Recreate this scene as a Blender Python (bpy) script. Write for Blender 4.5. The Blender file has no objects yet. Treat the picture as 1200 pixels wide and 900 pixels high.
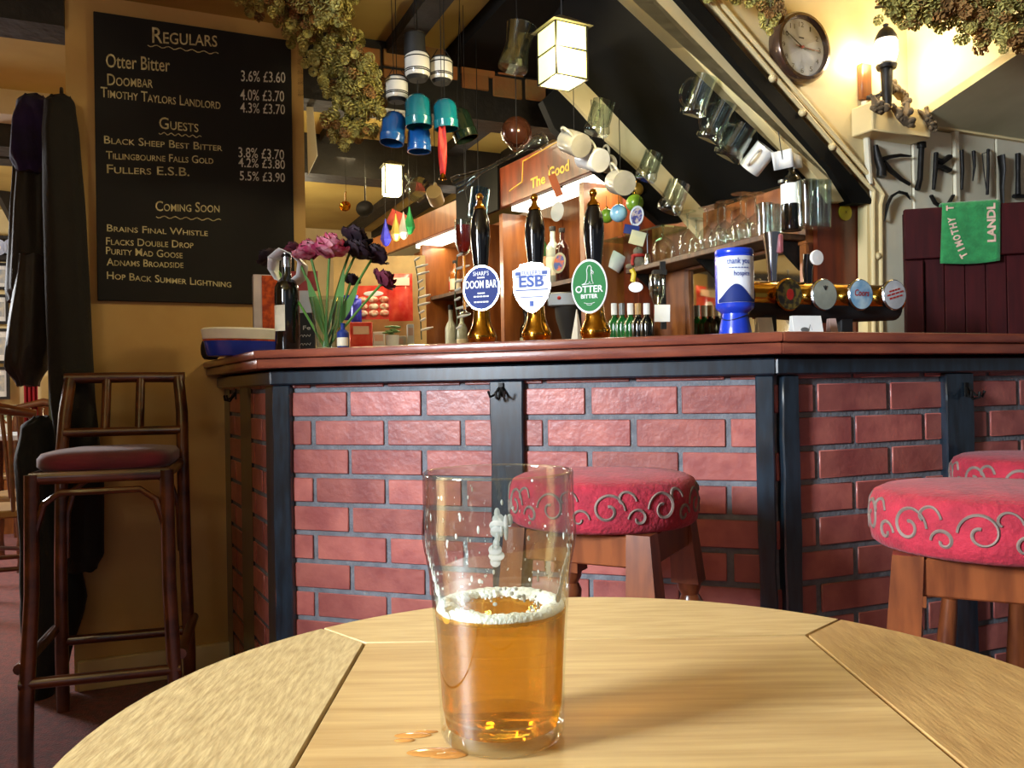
import bpy, bmesh, math, random
from math import sin, cos, pi, radians, sqrt
from mathutils import Vector, Matrix, Quaternion
random.seed(7)
S = bpy.context.scene
COL = S.collection

# ------------------------------------------------------------------ camera
F = 985.0; ZC = 0.98; PITCH = 0.0051; ROLL = 0.0175
CAM = Vector((0, 0, ZC))
FW = Vector((0, cos(PITCH), sin(PITCH)))
R0 = Vector((1, 0, 0)); U0 = R0.cross(FW)
RT = (R0 * cos(ROLL) - U0 * sin(ROLL)).normalized()
UP = RT.cross(FW).normalized()
cd = bpy.data.cameras.new('camera'); cam = bpy.data.objects.new('camera', cd); COL.objects.link(cam)
cd.sensor_width = 36; cd.lens = 36 * F / 1200; cd.clip_start = .02
B_ = -FW
cam.matrix_world = Matrix(((RT.x, UP.x, B_.x, CAM.x), (RT.y, UP.y, B_.y, CAM.y), (RT.z, UP.z, B_.z, CAM.z), (0, 0, 0, 1)))
S.camera = cam
S.view_settings.view_transform = 'Standard'; S.view_settings.look = 'None'
S.view_settings.gamma = 1; S.view_settings.use_curve_mapping = False
S.view_settings.exposure = 0.0
S.cycles.use_denoising = True
S.cycles.max_bounces = 14; S.cycles.transmission_bounces = 12; S.cycles.transparent_max_bounces = 24; S.cycles.glossy_bounces = 6
S.cycles.sample_clamp_indirect = 30.0

# room axes: the walls stand turned by 24 degrees to the view
TH = radians(24)
U = Vector((cos(TH), sin(TH), 0)); V = Vector((-sin(TH), cos(TH), 0)); Z = Vector((0, 0, 1))
def W(u, v, z=0): return U * u + V * v + Z * z
def ray(px, py): return FW + RT * ((px - 600) / F) - UP * ((py - 450) / F)
def PN(px, py, p0, n):
    d = ray(px, py); return CAM + d * ((Vector(p0) - CAM).dot(n) / d.dot(n))
def PD(px, py, D): d = ray(px, py); return CAM + d * (D / d.y)
def PZ(px, py, z): d = ray(px, py); return CAM + d * ((z - ZC) / d.z)
def PV(px, py, v): return PN(px, py, V * v, V)
def PU(px, py, u): return PN(px, py, U * u, U)

# ------------------------------------------------------------------ world and lights
wd = bpy.data.worlds.new('world'); S.world = wd; wd.use_nodes = True
wd.node_tree.nodes['Background'].inputs[0].default_value = (.86, .90, 1.0, 1)
wd.node_tree.nodes['Background'].inputs[1].default_value = .13
def area(name, loc, target, sx, sy, power, col):
    l = bpy.data.lights.new(name, 'AREA'); l.shape = 'RECTANGLE'; l.size = sx; l.size_y = sy
    l.energy = power; l.color = col
    o = bpy.data.objects.new(name, l); COL.objects.link(o); o.location = loc
    o.rotation_euler = (Vector(target) - Vector(loc)).to_track_quat('-Z', 'Y').to_euler(); return o
def point(name, loc, power, col, r=.03):
    l = bpy.data.lights.new(name, 'POINT'); l.energy = power; l.color = col; l.shadow_soft_size = r
    o = bpy.data.objects.new(name, l); COL.objects.link(o); o.location = loc; return o
WARM = (1.0, .82, .46); COOL = (.80, .90, 1.0)
# daylight through the window in the side wall behind the camera, and through windows of the rooms beyond
area('window_daylight', W(-2.25, .42, 1.85), W(.9, 1.25, .8), .55, .8, 262, COOL)
area('rear_cool_fill', W(-2.15, -2.0, 1.75), W(.8, 1.9, .7), 1.0, 1.0, 6, (.70, .85, 1.0))  # weak cool fill behind the camera; the wall has no window here
area('room_warm_fill', W(1.6, -1.6, 2.25), W(1.2, 1.0, .8), 1.2, 1.2, 2, (1.0, .86, .66))  # dim warm fill behind the camera, no lamp modelled
area('side_room_daylight', W(-2.6, 6.4, 1.9), W(-3.2, 4.6, .3), 1.4, 1.1, 150, (.95, .97, 1.0))
area('bar_strip_light', W(1.1, 3.6, 2.0), W(1.5, 3.6, 1.2), .25, 1.2, 7, (1.0, .82, .52))
area('far_bar_light', W(.9, 5.0, 2.22), W(.9, 5.0, 1.0), .8, 1.0, 16, (1.0, .80, .48))
point('side_room_fill', W(-2.0, 5.6, 1.75), 55, (.95, .97, 1.0), .12)  # cool fill added to brighten the side room, not a fitting
point('far_bar_fill', W(.75, 5.3, 1.75), 26, (1.0, .86, .60), .12)  # warm fill added to lift the far ceiling
point('corner_fill', W(-.75, 1.9, 2.12), 5.5, (1.0, .86, .58), .08)  # unseen fill added to warm the chalkboard wall, chair and brick end
point('snack_fill', PD(470, 290, 3.85), 3.0, (1.0, .9, .7), .05)  # point light added to brighten the snack packets, no lamp there

# ------------------------------------------------------------------ mesh building
def sgrid(nu, nv, closed_u=False, closed_v=False):
    fs = []
    for i in range(nu if closed_u else nu - 1):
        for j in range(nv if closed_v else nv - 1):
            a = i * nv + j; b = ((i + 1) % nu) * nv + j
            c = ((i + 1) % nu) * nv + (j + 1) % nv; d = i * nv + (j + 1) % nv
            fs.append((a, b, c, d))
    return fs
class MB:
    def __init__(s): s.v = []; s.f = []; s.m = []
    def add(s, vs, fs, mi=0, M=None):
        o = len(s.v)
        s.v += [(M @ Vector(p)) if M is not None else Vector(p) for p in vs]
        for f in fs: s.f.append(tuple(i + o for i in f)); s.m.append(mi)
        return s
    def box(s, c, sz, mi=0, M=None, taper=1.0):
        x, y, z = [a / 2 for a in sz]; c = Vector(c); vs = []
        for dz, t in ((-z, 1), (z, taper)):
            for dx, dy in ((-x, -y), (x, -y), (x, y), (-x, y)): vs.append(c + Vector((dx * t, dy * t, dz)))
        return s.add(vs, [(3, 2, 1, 0), (4, 5, 6, 7), (0, 1, 5, 4), (1, 2, 6, 5), (2, 3, 7, 6), (3, 0, 4, 7)], mi, M)
    def obox(s, o, ax, ay, az, mi=0):
        o, ax, ay, az = map(Vector, (o, ax, ay, az))
        vs = [o, o + ax, o + ax + ay, o + ay, o + az, o + ax + az, o + ax + ay + az, o + ay + az]
        fs = [(3, 2, 1, 0), (4, 5, 6, 7), (0, 1, 5, 4), (1, 2, 6, 5), (2, 3, 7, 6), (3, 0, 4, 7)]
        if ax.cross(ay).dot(az) < 0: fs = [f[::-1] for f in fs]
        return s.add(vs, fs, mi)
    def prism(s, poly, d, mi=0):      # poly: 3d points, d: extrusion vector
        poly = [Vector(p) for p in poly]; d = Vector(d); n = len(poly)
        nn = Vector((0, 0, 0))
        for i in range(n): nn += poly[i].cross(poly[(i + 1) % n])
        if nn.dot(d) > 0: poly = poly[::-1]
        fs = [tuple(range(n)), tuple(range(2 * n - 1, n - 1, -1))]
        fs += [(i, i + n, (i + 1) % n + n, (i + 1) % n)[::1] for i in range(n)]
        return s.add(poly + [p + d for p in poly], fs, mi)
    def lathe(s, prof, n=32, mi=0, M=None, cap0=True, cap1=True, sx=1, sy=1, a0=0, a1=2 * pi):
        full = abs(a1 - a0 - 2 * pi) < 1e-6; k = n if full else n + 1
        vs = []
        for i in range(k):
            a = a0 + (a1 - a0) * i / n
            for r, z in prof: vs.append((r * cos(a) * sx, r * sin(a) * sy, z))
        m = len(prof); fs = sgrid(k, m, closed_u=full)
        if full:
            if cap0 and prof[0][0] > 1e-6: fs.append(tuple(i * m for i in range(n))[::-1])
            if cap1 and prof[-1][0] > 1e-6: fs.append(tuple(i * m + m - 1 for i in range(n)))
        return s.add(vs, fs, mi, M)
    def tube(s, pts, r, n=8, mi=0, closed=False, cap=True, flat=1.0):
        pts = [Vector(p) for p in pts]; k = len(pts)
        rs = r if isinstance(r, (list, tuple)) else [r] * k
        vs = []; up = None
        for i, p in enumerate(pts):
            if closed: t = pts[(i + 1) % k] - pts[i - 1]
            else: t = pts[min(i + 1, k - 1)] - pts[max(i - 1, 0)]
            if t.length < 1e-9: t = Vector((0, 0, 1))
            t.normalize()
            if up is None:
                up = Vector((0, 0, 1)) if abs(t.z) < .9 else Vector((1, 0, 0))
            a = t.cross(up)
            if a.length < 1e-6: a = t.orthogonal()
            a.normalize(); b = a.cross(t); up = b
            for j in range(n):
                w = 2 * pi * j / n; vs.append(p + a * (cos(w) * rs[i]) + b * (sin(w) * rs[i] * flat))
        fs = sgrid(k, n, closed_u=closed, closed_v=True)
        if not closed and cap: fs += [tuple(range(n)), tuple((k - 1) * n + j for j in range(n))[::-1]]
        fs = [f[::-1] for f in fs]
        return s.add(vs, fs, mi)
    def cyl(s, p0, p1, r0, r1=None, n=16, mi=0): return s.tube([p0, p1], [r0, r0 if r1 is None else r1], n, mi)
    def ell(s, c, r, nu=16, nv=10, mi=0, M=None):
        c = Vector(c); r = (r, r, r) if not hasattr(r, '__len__') else r
        vs = []; 
        for i in range(nu):
            for j in range(nv + 1):
                a = 2 * pi * i / nu; b = pi * j / nv - pi / 2
                bb = max(min(b, pi / 2 - 1e-3), -pi / 2 + 1e-3)
                vs.append(c + Vector((cos(a) * cos(bb) * r[0], sin(a) * cos(bb) * r[1], sin(bb) * r[2])))
        return s.add(vs, sgrid(nu, nv + 1, closed_u=True), mi, M)
    def surf(s, fn, nu, nv, mi=0, cu=False, cv=False):
        vs = [fn(i / (nu if cu else nu - 1), j / (nv if cv else nv - 1)) for i in range(nu) for j in range(nv)]
        return s.add(vs, sgrid(nu, nv, cu, cv), mi)
    def text(s, t, width, height, M, mi=0, align='CENTER', caps=False, bold=0.0, lift=0.0004, shear=0.0, warp=None):
        vs, fs, w, h = text_geo(t, caps, bold, shear)
        sx = (width / w) if width else height / h; sy = height / h
        ox = {'CENTER': -w / 2, 'LEFT': 0}[align]
        pts = [((x + ox) * sx, y * sy) for x, y in vs]
        if warp: pts3 = [warp(*p) for p in pts]
        else: pts3 = [Vector((x, y, lift)) for x, y in pts]
        return s.add(pts3, fs, mi, M)
    def build(s, name, mats, parent=None, loc=None, rot=None, bevel=0, seg=1, world=False, angle=38, smooth=True, solid=0):
        if not hasattr(mats, '__len__'): mats = [mats]
        me = bpy.data.meshes.new(name)
        off = Vector(parent.location) if (world and parent is not None) else (Vector(loc) if (world and loc is not None) else Vector((0, 0, 0)))
        me.from_pydata([tuple(v - off) for v in s.v], [], s.f)
        for m in mats: me.materials.append(m)
        me.polygons.foreach_set('material_index', s.m)
        if bevel:
            bm = bmesh.new(); bm.from_mesh(me)
            es = [e for e in bm.edges if len(e.link_faces) == 2 and e.calc_face_angle(0) > .5]
            bmesh.ops.bevel(bm, geom=es, offset=bevel, segments=seg, affect='EDGES', profile=.5, clamp_overlap=True)
            bm.to_mesh(me); bm.free()
        if smooth:
            me.polygons.foreach_set('use_smooth', [True] * len(me.polygons)); me.set_sharp_from_angle(angle=radians(angle))
        me.update()
        o = bpy.data.objects.new(name, me); COL.objects.link(o)
        if solid:
            md = o.modifiers.new('thickness', 'SOLIDIFY'); md.thickness = solid; md.offset = 0
        if parent is not None: o.parent = parent
        if loc is not None: o.location = loc
        if rot is not None: o.rotation_euler = rot
        return o
_tc = {}
def text_geo(t, caps, bold, shear):
    key = (t, caps, bold, shear)
    if key in _tc: return _tc[key]
    cu = bpy.data.curves.new('t', 'FONT'); cu.body = t; cu.size = 1; cu.resolution_u = 3; cu.offset = bold; cu.shear = shear
    if caps:
        cu.small_caps_scale = .72
        for i, ch in enumerate(t):
            if ch.islower(): cu.body_format[i].use_small_caps = True
    ob = bpy.data.objects.new('t', cu); COL.objects.link(ob)
    dg = bpy.context.evaluated_depsgraph_get(); dg.update()
    me = bpy.data.meshes.new_from_object(ob.evaluated_get(dg))
    vs = [(v.co.x, v.co.y) for v in me.vertices]; fs = [tuple(p.vertices) for p in me.polygons]
    bpy.data.objects.remove(ob); bpy.data.meshes.remove(me); bpy.data.curves.remove(cu)
    x0 = min(v[0] for v in vs); w = max(v[0] for v in vs) - x0
    vs = [(x - x0, y) for x, y in vs]
    _tc[key] = (vs, fs, w, .72); return _tc[key]
def tag(o, label=None, cat=None, group=None, kind=None):
    if label: o['label'] = label
    if cat: o['category'] = cat
    if group: o['group'] = group
    if kind: o['kind'] = kind
    return o
def thing(name, label, cat, loc=(0, 0, 0), rz=0, group=None, rot=None, q=None):
    o = bpy.data.objects.new(name, None); COL.objects.link(o); o.location = loc; o.empty_display_size = .05
    if q is not None: o.rotation_mode = 'QUATERNION'; o.rotation_quaternion = q
    else: o.rotation_euler = rot if rot else (0, 0, rz)
    return tag(o, label, cat, group)
def dup(root, loc, rz=None, label=None, q=None, group=None):
    r = root.copy(); COL.objects.link(r); r.location = loc
    if rz is not None: r.rotation_euler = (0, 0, rz)
    if q is not None: r.rotation_mode = 'QUATERNION'; r.rotation_quaternion = q
    if label: r['label'] = label
    if group: r['group'] = group
    for ch in list(root.children):
        c = ch.copy(); COL.objects.link(c); c.parent = r
        for g in list(ch.children):
            d = g.copy(); COL.objects.link(d); d.parent = c
    return r
def frame(o, x, y):   # matrix with text axes x (along) and y (up) at o
    x = Vector(x).normalized(); y = Vector(y).normalized(); z = x.cross(y)
    return Matrix(((x.x, y.x, z.x, o[0]), (x.y, y.y, z.y, o[1]), (x.z, y.z, z.z, o[2]), (0, 0, 0, 1)))
def axis(d, roll=0.0):  # quaternion turning local Z to d
    return Vector(d).to_track_quat('Z', 'Y') @ Quaternion((0, 0, 1), roll)

# ------------------------------------------------------------------ materials
def lin(c): return tuple(((x / 255) / 12.92 if x / 255 <= .04045 else ((x / 255 + .055) / 1.055) ** 2.4) for x in c) + (1,)
def sh(c, k): return tuple(min(255, max(0, x * k)) for x in c)
def pm(name, c, rough=.5, metal=0, c2=None, vs=6, detail=4, stretch=(1, 1, 1), bump=0, bs=40, coat=0, sheen=0, island=0, spec=.5, ramp=(.35, .65), dist=0):
    m = bpy.data.materials.new(name); m.use_nodes = True; nt = m.node_tree; N = nt.nodes; L = nt.links
    p = N['Principled BSDF']; p.inputs['Roughness'].default_value = rough; p.inputs['Metallic'].default_value = metal
    p.inputs['Coat Weight'].default_value = coat; p.inputs['Coat Roughness'].default_value = .08
    p.inputs['Sheen Weight'].default_value = sheen; p.inputs['Specular IOR Level'].default_value = spec
    if c2 is None: c2 = sh(c, .82)
    tc = N.new('ShaderNodeTexCoord'); mp = N.new('ShaderNodeMapping'); mp.inputs['Scale'].default_value = stretch
    L.new(tc.outputs['Object'], mp.inputs['Vector'])
    nz = N.new('ShaderNodeTexNoise'); nz.inputs['Scale'].default_value = vs; nz.inputs['Detail'].default_value = detail
    nz.inputs['Distortion'].default_value = dist
    L.new(mp.outputs[0], nz.inputs['Vector'])
    mr = N.new('ShaderNodeMapRange'); mr.inputs[1].default_value = ramp[0]; mr.inputs[2].default_value = ramp[1]
    L.new(nz.outputs['Fac'], mr.inputs[0])
    mx = N.new('ShaderNodeMix'); mx.data_type = 'RGBA'; mx.inputs[6].default_value = lin(c); mx.inputs[7].default_value = lin(c2)
    L.new(mr.outputs[0], mx.inputs[0]); out = mx.outputs[2]
    if island:
        g = N.new('ShaderNodeNewGeometry'); hs = N.new('ShaderNodeHueSaturation')
        m2 = N.new('ShaderNodeMapRange'); m2.inputs[3].default_value = 1 - island; m2.inputs[4].default_value = 1 + island
        L.new(g.outputs['Random Per Island'], m2.inputs[0]); L.new(m2.outputs[0], hs.inputs['Value']); L.new(out, hs.inputs['Color']); out = hs.outputs[0]
    L.new(out, p.inputs['Base Color'])
    if bump:
        n2 = N.new('ShaderNodeTexNoise'); n2.inputs['Scale'].default_value = bs; n2.inputs['Detail'].default_value = 3
        L.new(mp.outputs[0], n2.inputs['Vector'])
        b = N.new('ShaderNodeBump'); b.inputs['Strength'].default_value = bump; b.inputs['Distance'].default_value = .01
        L.new(n2.outputs['Fac'], b.inputs['Height']); L.new(b.outputs[0], p.inputs['Normal'])
    return m
def em(name, c, s):
    m = bpy.data.materials.new(name); m.use_nodes = True; p = m.node_tree.nodes['Principled BSDF']
    p.inputs['Base Color'].default_value = lin(c); p.inputs['Emission Color'].default_value = lin(c); p.inputs['Emission Strength'].default_value = s
    return m
def thin_glass(name, tint=(240, 246, 246), edge=.22, rough=.02, body=0.0):
    m = bpy.data.materials.new(name); m.use_nodes = True; nt = m.node_tree; N = nt.nodes; L = nt.links
    N.remove(N['Principled BSDF']); o = N['Material Output']
    t = N.new('ShaderNodeBsdfTransparent'); t.inputs[0].default_value = lin(tint)
    g = N.new('ShaderNodeBsdfGlossy'); g.inputs['Roughness'].default_value = rough; g.inputs[0].default_value = (.95, .97, .97, 1)
    lw = N.new('ShaderNodeLayerWeight'); lw.inputs[0].default_value = edge
    mr = N.new('ShaderNodeMapRange'); mr.inputs[3].default_value = .025 + body; mr.inputs[4].default_value = .62
    L.new(lw.outputs['Facing'], mr.inputs[0])
    mx = N.new('ShaderNodeMixShader'); L.new(mr.outputs[0], mx.inputs[0]); L.new(t.outputs[0], mx.inputs[1]); L.new(g.outputs[0], mx.inputs[2])
    L.new(mx.outputs[0], o.inputs[0]); return m
def real_glass(name, c, ior, rough=0.0, clear=None):
    m = bpy.data.materials.new(name); m.use_nodes = True; nt = m.node_tree; N = nt.nodes
    N.remove(N['Principled BSDF']); g = N.new('ShaderNodeBsdfGlass'); g.inputs['Color'].default_value = c
    g.inputs['IOR'].default_value = ior; g.inputs['Roughness'].default_value = rough
    if clear is None: nt.links.new(g.outputs[0], N['Material Output'].inputs[0]); return m
    t = N.new('ShaderNodeBsdfTransparent'); t.inputs[0].default_value = clear
    mx = N.new('ShaderNodeMixShader'); mx.inputs[0].default_value = .5
    nt.links.new(g.outputs[0], mx.inputs[1]); nt.links.new(t.outputs[0], mx.inputs[2]); nt.links.new(mx.outputs[0], N['Material Output'].inputs[0]); return m

BRICK = pm('brick', (164, 94, 84), .36, c2=(136, 70, 66), vs=14, bump=.13, bs=60, island=.2, spec=.6)
MORTAR = pm('mortar', (112, 114, 120), .8, c2=(92, 94, 100), vs=30, bump=.3, bs=120)
BLACKWOOD = pm('black_timber', (30, 44, 56), .3, c2=(18, 25, 32), vs=20, stretch=(3, 3, .6), bump=0, coat=.7)
BEAM = pm('dark_beam', (30, 25, 20), .6, c2=(17, 14, 12), vs=16, bump=.4, bs=25)
MAHOG = pm('mahogany', (132, 70, 50), .3, c2=(108, 54, 42), vs=9, stretch=(1, 1, 5), coat=.35, bump=.06, bs=30)
OAKC = pm('oak_panel', (184, 154, 102), .5, c2=(154, 120, 72), vs=5.5, stretch=(1.6, 26, 5), detail=6, coat=0, bump=.05, bs=26, ramp=(.3, .75))
OAKX = pm('oak_cross', (188, 160, 110), .5, c2=(164, 134, 84), vs=7, stretch=(3, 24, 5), detail=6, coat=0, bump=.08, bs=20, ramp=(.3, .75))
OAKY = pm('oak_flecked', (186, 164, 118), .5, c2=(152, 128, 86), vs=12, stretch=(26, 5, 5), detail=6, coat=0, bump=.10, bs=14, ramp=(.3, .72))
ORANGEW = pm('orange_wood', (150, 90, 42), .35, c2=(118, 64, 28), vs=6, stretch=(4, 4, .8), coat=.3)
REDWOOD = pm('red_brown_wood', (118, 50, 22), .35, c2=(82, 32, 16), vs=6, stretch=(4, 4, .8), coat=.35)
BROWNW = pm('brown_wood', (92, 60, 34), .45, c2=(62, 40, 24), vs=8, stretch=(5, 5, .8))
STOOLW = pm('stool_wood', (128, 70, 36), .28, c2=(92, 46, 24), vs=8, stretch=(5, 5, .8), coat=.4)
CANE = pm('dark_cane', (104, 56, 26), .3, c2=(58, 28, 14), vs=7, stretch=(1, 1, 2.2), coat=.5)
WALLP = pm('cream_wall', (206, 172, 108), .7, c2=(184, 146, 84), vs=2.2, detail=5, bump=.06, bs=18)
CREAM = pm('cream_paint', (226, 208, 158), .55, c2=(208, 186, 132), vs=3, bump=.05, bs=20)
PALECREAM = pm('pale_cream_paint', (226, 220, 196), .55, c2=(204, 196, 168), vs=3, bump=.05, bs=20)
CEIL = pm('smoked_ceiling', (192, 168, 92), .7, c2=(166, 140, 70), vs=2, bump=.08, bs=14)
GREYCEIL = pm('grey_green_ceiling', (206, 202, 164), .7, c2=(180, 176, 138), vs=3)
BLACKP = pm('black_paint', (14, 13, 11), .7, c2=(9, 9, 8), vs=4, spec=.15)
CARPET = pm('red_carpet', (120, 38, 36), .95, c2=(84, 26, 28), vs=40, bump=.5, bs=160, sheen=.2)
CHALKB = pm('chalk_board', (13, 12, 12), .8, c2=(19, 18, 18), vs=3, detail=6)
CHALK = pm('chalk', (226, 218, 168), .9, c2=(170, 160, 116), vs=60)
CHALKW = pm('white_chalk', (232, 232, 224), .9, c2=(190, 190, 180), vs=60)
RED = pm('red_cloth', (168, 32, 54), .85, c2=(140, 24, 44), vs=30, bump=.35, bs=120, sheen=.08)
SCROLL = pm('grey_gold_thread', (128, 112, 104), .8, vs=30)
MAROONC = pm('maroon_cushion', (112, 22, 46), .75, c2=(86, 16, 36), vs=12, sheen=.4)
MAROON = pm('maroon_paint', (62, 14, 18), .6, c2=(46, 10, 14), vs=8, stretch=(6, 6, .7), spec=.2)
BRASS = pm('brass', (214, 160, 62), .16, 1, c2=(170, 118, 40), vs=10)
IRON = pm('iron', (38, 36, 34), .5, .6, c2=(24, 22, 20), vs=20, bump=.2)
CHROME = pm('chrome', (205, 208, 212), .16, 1, vs=4)
GREYM = pm('grey_metal', (120, 122, 122), .4, .4, vs=4)
BLACKG = pm('black_gloss', (12, 11, 12), .1, coat=.6, vs=4)
BLACKM = pm('black_matt', (20, 19, 20), .7, vs=6)
WHITE = pm('white', (232, 234, 232), .5, c2=(214, 216, 214), vs=8)
WHITEG = pm('white_glaze', (228, 228, 222), .18, c2=(206, 204, 196), vs=8, coat=.4)
GREYG = pm('grey_glaze', (168, 164, 150), .22, c2=(140, 136, 122), vs=8, coat=.4)
TEAL = pm('teal_glaze', (20, 116, 124), .18, c2=(12, 88, 104), vs=8, coat=.6)
BLUEG = pm('blue_glaze', (26, 92, 160), .18, c2=(18, 70, 132), vs=8, coat=.6)
DGREEN = pm('dark_green_glaze', (24, 40, 28), .22, vs=8, coat=.5)
PBLUE = pm('blue_plastic', (28, 64, 196), .25, c2=(24, 52, 170), vs=6, coat=.3)
NAVY = pm('navy', (26, 46, 116), .6, vs=6, spec=.25)
GREENP = pm('green_enamel', (30, 112, 52), .6, c2=(26, 102, 46), vs=6, spec=.25)
TOWEL = pm('green_towel', (34, 132, 72), .9, c2=(26, 112, 60), vs=40, bump=.3, bs=150, sheen=.3)
PINKW = pm('pink_white_print', (218, 186, 170), .9, vs=40)
DBOTTLE = pm('dark_bottle', (10, 12, 10), .08, coat=.7, vs=5)
GBOTTLE = pm('green_bottle', (20, 92, 40), .08, coat=.7, c2=(14, 66, 28), vs=5)
CBOTTLE = pm('clear_bottle', (176, 184, 172), .12, coat=.6, c2=(130, 140, 128), vs=12)
ABOTTLE = pm('amber_bottle', (150, 84, 26), .1, coat=.6, vs=5)
LABELW = pm('paper_label', (222, 214, 188), .7, vs=14)
LABELR = pm('red_label', (186, 40, 34), .6, vs=14)
LABELB = pm('blue_label', (48, 80, 160), .6, vs=14)
YELLOW = pm('yellow', (222, 196, 40), .5, vs=10)
ORANGE = pm('orange_print', (206, 88, 30), .5, c2=(150, 48, 16), vs=46, ramp=(.4, .6))
CRISPR = pm('red_foil', (214, 44, 34), .3, .25, c2=(232, 92, 70), vs=22, coat=.3)
CRISPB = pm('blue_foil', (40, 44, 168), .25, .3, c2=(70, 70, 190), vs=24, coat=.3)
NUTS = pm('nut_packet', (244, 228, 196), .4, c2=(206, 110, 84), vs=46, ramp=(.42, .6))
HOP = pm('dried_hops', (186, 176, 100), .85, c2=(140, 134, 66), vs=9, island=.35)
HOPD = pm('brown_dried_hops', (164, 122, 66), .85, c2=(120, 88, 44), vs=9, island=.35)
STEM = pm('green_stem', (84, 138, 48), .6, c2=(64, 110, 36), vs=10)
PINK = pm('pink_petal', (176, 46, 92), .7, c2=(214, 160, 170), vs=26, ramp=(.45, .7))
BURG = pm('burgundy_petal', (104, 28, 52), .75, c2=(70, 18, 40), vs=22)
PURP = pm('dark_purple_petal', (44, 20, 34), .75, c2=(26, 12, 22), vs=22)
COATB = pm('black_coat', (13, 17, 17), .85, c2=(8, 11, 11), vs=8, bump=.2, bs=90, sheen=.05)
COATO = pm('olive_black_coat', (26, 23, 17), .9, c2=(18, 16, 12), vs=8, bump=.2, bs=90, sheen=.03)
COATN = pm('brown_jacket_cloth', (34, 27, 21), .7, c2=(22, 18, 15), vs=8, bump=.2, bs=60, sheen=.03)
PURCL = pm('purple_cloth', (38, 18, 72), .9, c2=(18, 9, 36), vs=10, bump=.3, bs=60, sheen=.05)
GLASS = thin_glass('clear_glass')
GLASSB = thin_glass('thick_clear_glass', (236, 242, 241), .3, .03, .02)
WINE = pm('red_drink', (120, 22, 12), .1, coat=.6, vs=6)
GOLDP = pm('gold_lettering', (216, 176, 50), .4, .3, vs=20)
DRIED = pm('gnarled_root', (112, 94, 68), .85, c2=(72, 60, 44), vs=14, bump=.6, bs=30)
COPPER = pm('copper_glass', (104, 58, 34), .18, .4, c2=(78, 42, 26), vs=6, coat=.5)
# ================================================================== SETTING
def struct(name, mb, m, parent=None, **k):
    o = mb.build(name, m, parent, **k)
    if parent is None: o['kind'] = 'structure'
    return o
def slab(name, m, u0, u1, v0, v1, z0, z1, parent=None, bevel=0):
    mb = MB().obox(W(u0, v0, z0), U * (u1 - u0), V * (v1 - v0), Z * (z1 - z0)); return struct(name, mb, m, parent, bevel=bevel)
CZ = 2.33; WV = 3.15; SV = 2.10; FV = 2.72; U0W = 2.05
slab('floor', CARPET, -5, 5, -3, 8, -.1, 0)
slab('ceiling', CEIL, -5, 5, -3, 8, CZ, CZ + .1)
uL = PV(80, 300, WV).dot(U); uR = PV(357, 200, WV).dot(U)
slab('wall_back', WALLP, uL, uR, WV, WV + .16, 0, CZ)
slab('wall_far', CREAM, -5, 5, 7.0, 7.1, .92, CZ)
slab('trim_dado', ORANGEW, -5, 5, 6.97, 7.1, 0, .92)
slab('wall_side', WALLP, -5, uL - .95, WV, WV + .16, 0, CZ)
sk = slab('baseboard_back', CREAM, uL + .01, uR, WV - .02, WV, 0, .10, bevel=.004)
# unseen wall, added to keep the daylight off the corner by the chalk board
slab('wall_light_blocker', WALLP, -2.3, -.98, 1.32, 1.40, 0, CZ)
# window wall behind the camera on the side
wl = slab('wall_left', WALLP, -2.40, -2.30, -3, -.55, 0, CZ)
slab('wall_left_pier', WALLP, -2.40, -2.30, .80, WV, 0, CZ)
slab('wall_left_apron', WALLP, -2.40, -2.30, -.55, .80, 0, 1.35)
wf = MB()
for vv in (-.55, -.12, .32, .76): wf.obox(W(-2.36, vv, 1.35), U * .05, V * .04, Z * .98)
for zz in (1.35, 1.8, 2.29): wf.obox(W(-2.36, -.55, zz), U * .05, V * 1.35, Z * .04)
struct('window_1', wf, WHITE)
# doorway lintel and beams in the side room
slab('trim_lintel', BEAM, uL - .95, uL - .001, WV - .03, WV + .14, 2.20, CZ)
slab('trim_pale_beam', PALECREAM, -4, uL + .6, 4.25, 4.40, 2.22, CZ)
slab('trim_dark_beam', BEAM, -4, uL + 1.0, 4.85, 5.0, 2.17, CZ)
slab('trim_wall_beam', BEAM, -4, .3, 6.86, 6.98, 1.95, 2.12)
mb = MB(); a = PV(-30, 160, 6.4); b = PV(26, 268, 6.4); mb.tube([a, b], .06, 4)
struct('trim_brace', mb, BEAM)
# header beam with a facing of thin bricks over the bar opening
hb = MB().obox(W(uR - .02, WV, 2.07), U * 1.7, V * .14, Z * (CZ - 2.07 - .002)); hdr = struct('trim_header', hb, BEAM)
br = MB(); rr = random.Random(3)
for (x0, y0, x1, y1) in [(412, 52, 446, 72), (449, 56, 480, 76), (483, 62, 487, 80), (489, 52, 522, 69), (414, 75, 441, 92), (449, 79, 478, 95), (540, 62, 580, 86), (541, 84, 573, 102), (525, 76, 537, 92), (578, 88, 612, 112), (584, 70, 614, 86), (616, 92, 640, 116)]:
    a = PV(x0, y0, WV - .012); b = PV(x1, y0, WV - .012); c = PV(x0, y1, WV - .012)
    br.obox((a.x, a.y, c.z), U * (b - a).dot(U), V * .011, Z * (a.z - c.z))
BR2 = pm('old_brick', (166, 96, 44), .75, c2=(140, 104, 56), vs=9, island=.3, bump=.3, bs=50)
br.build('brick_facing', BR2, hdr, bevel=.004)
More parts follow.
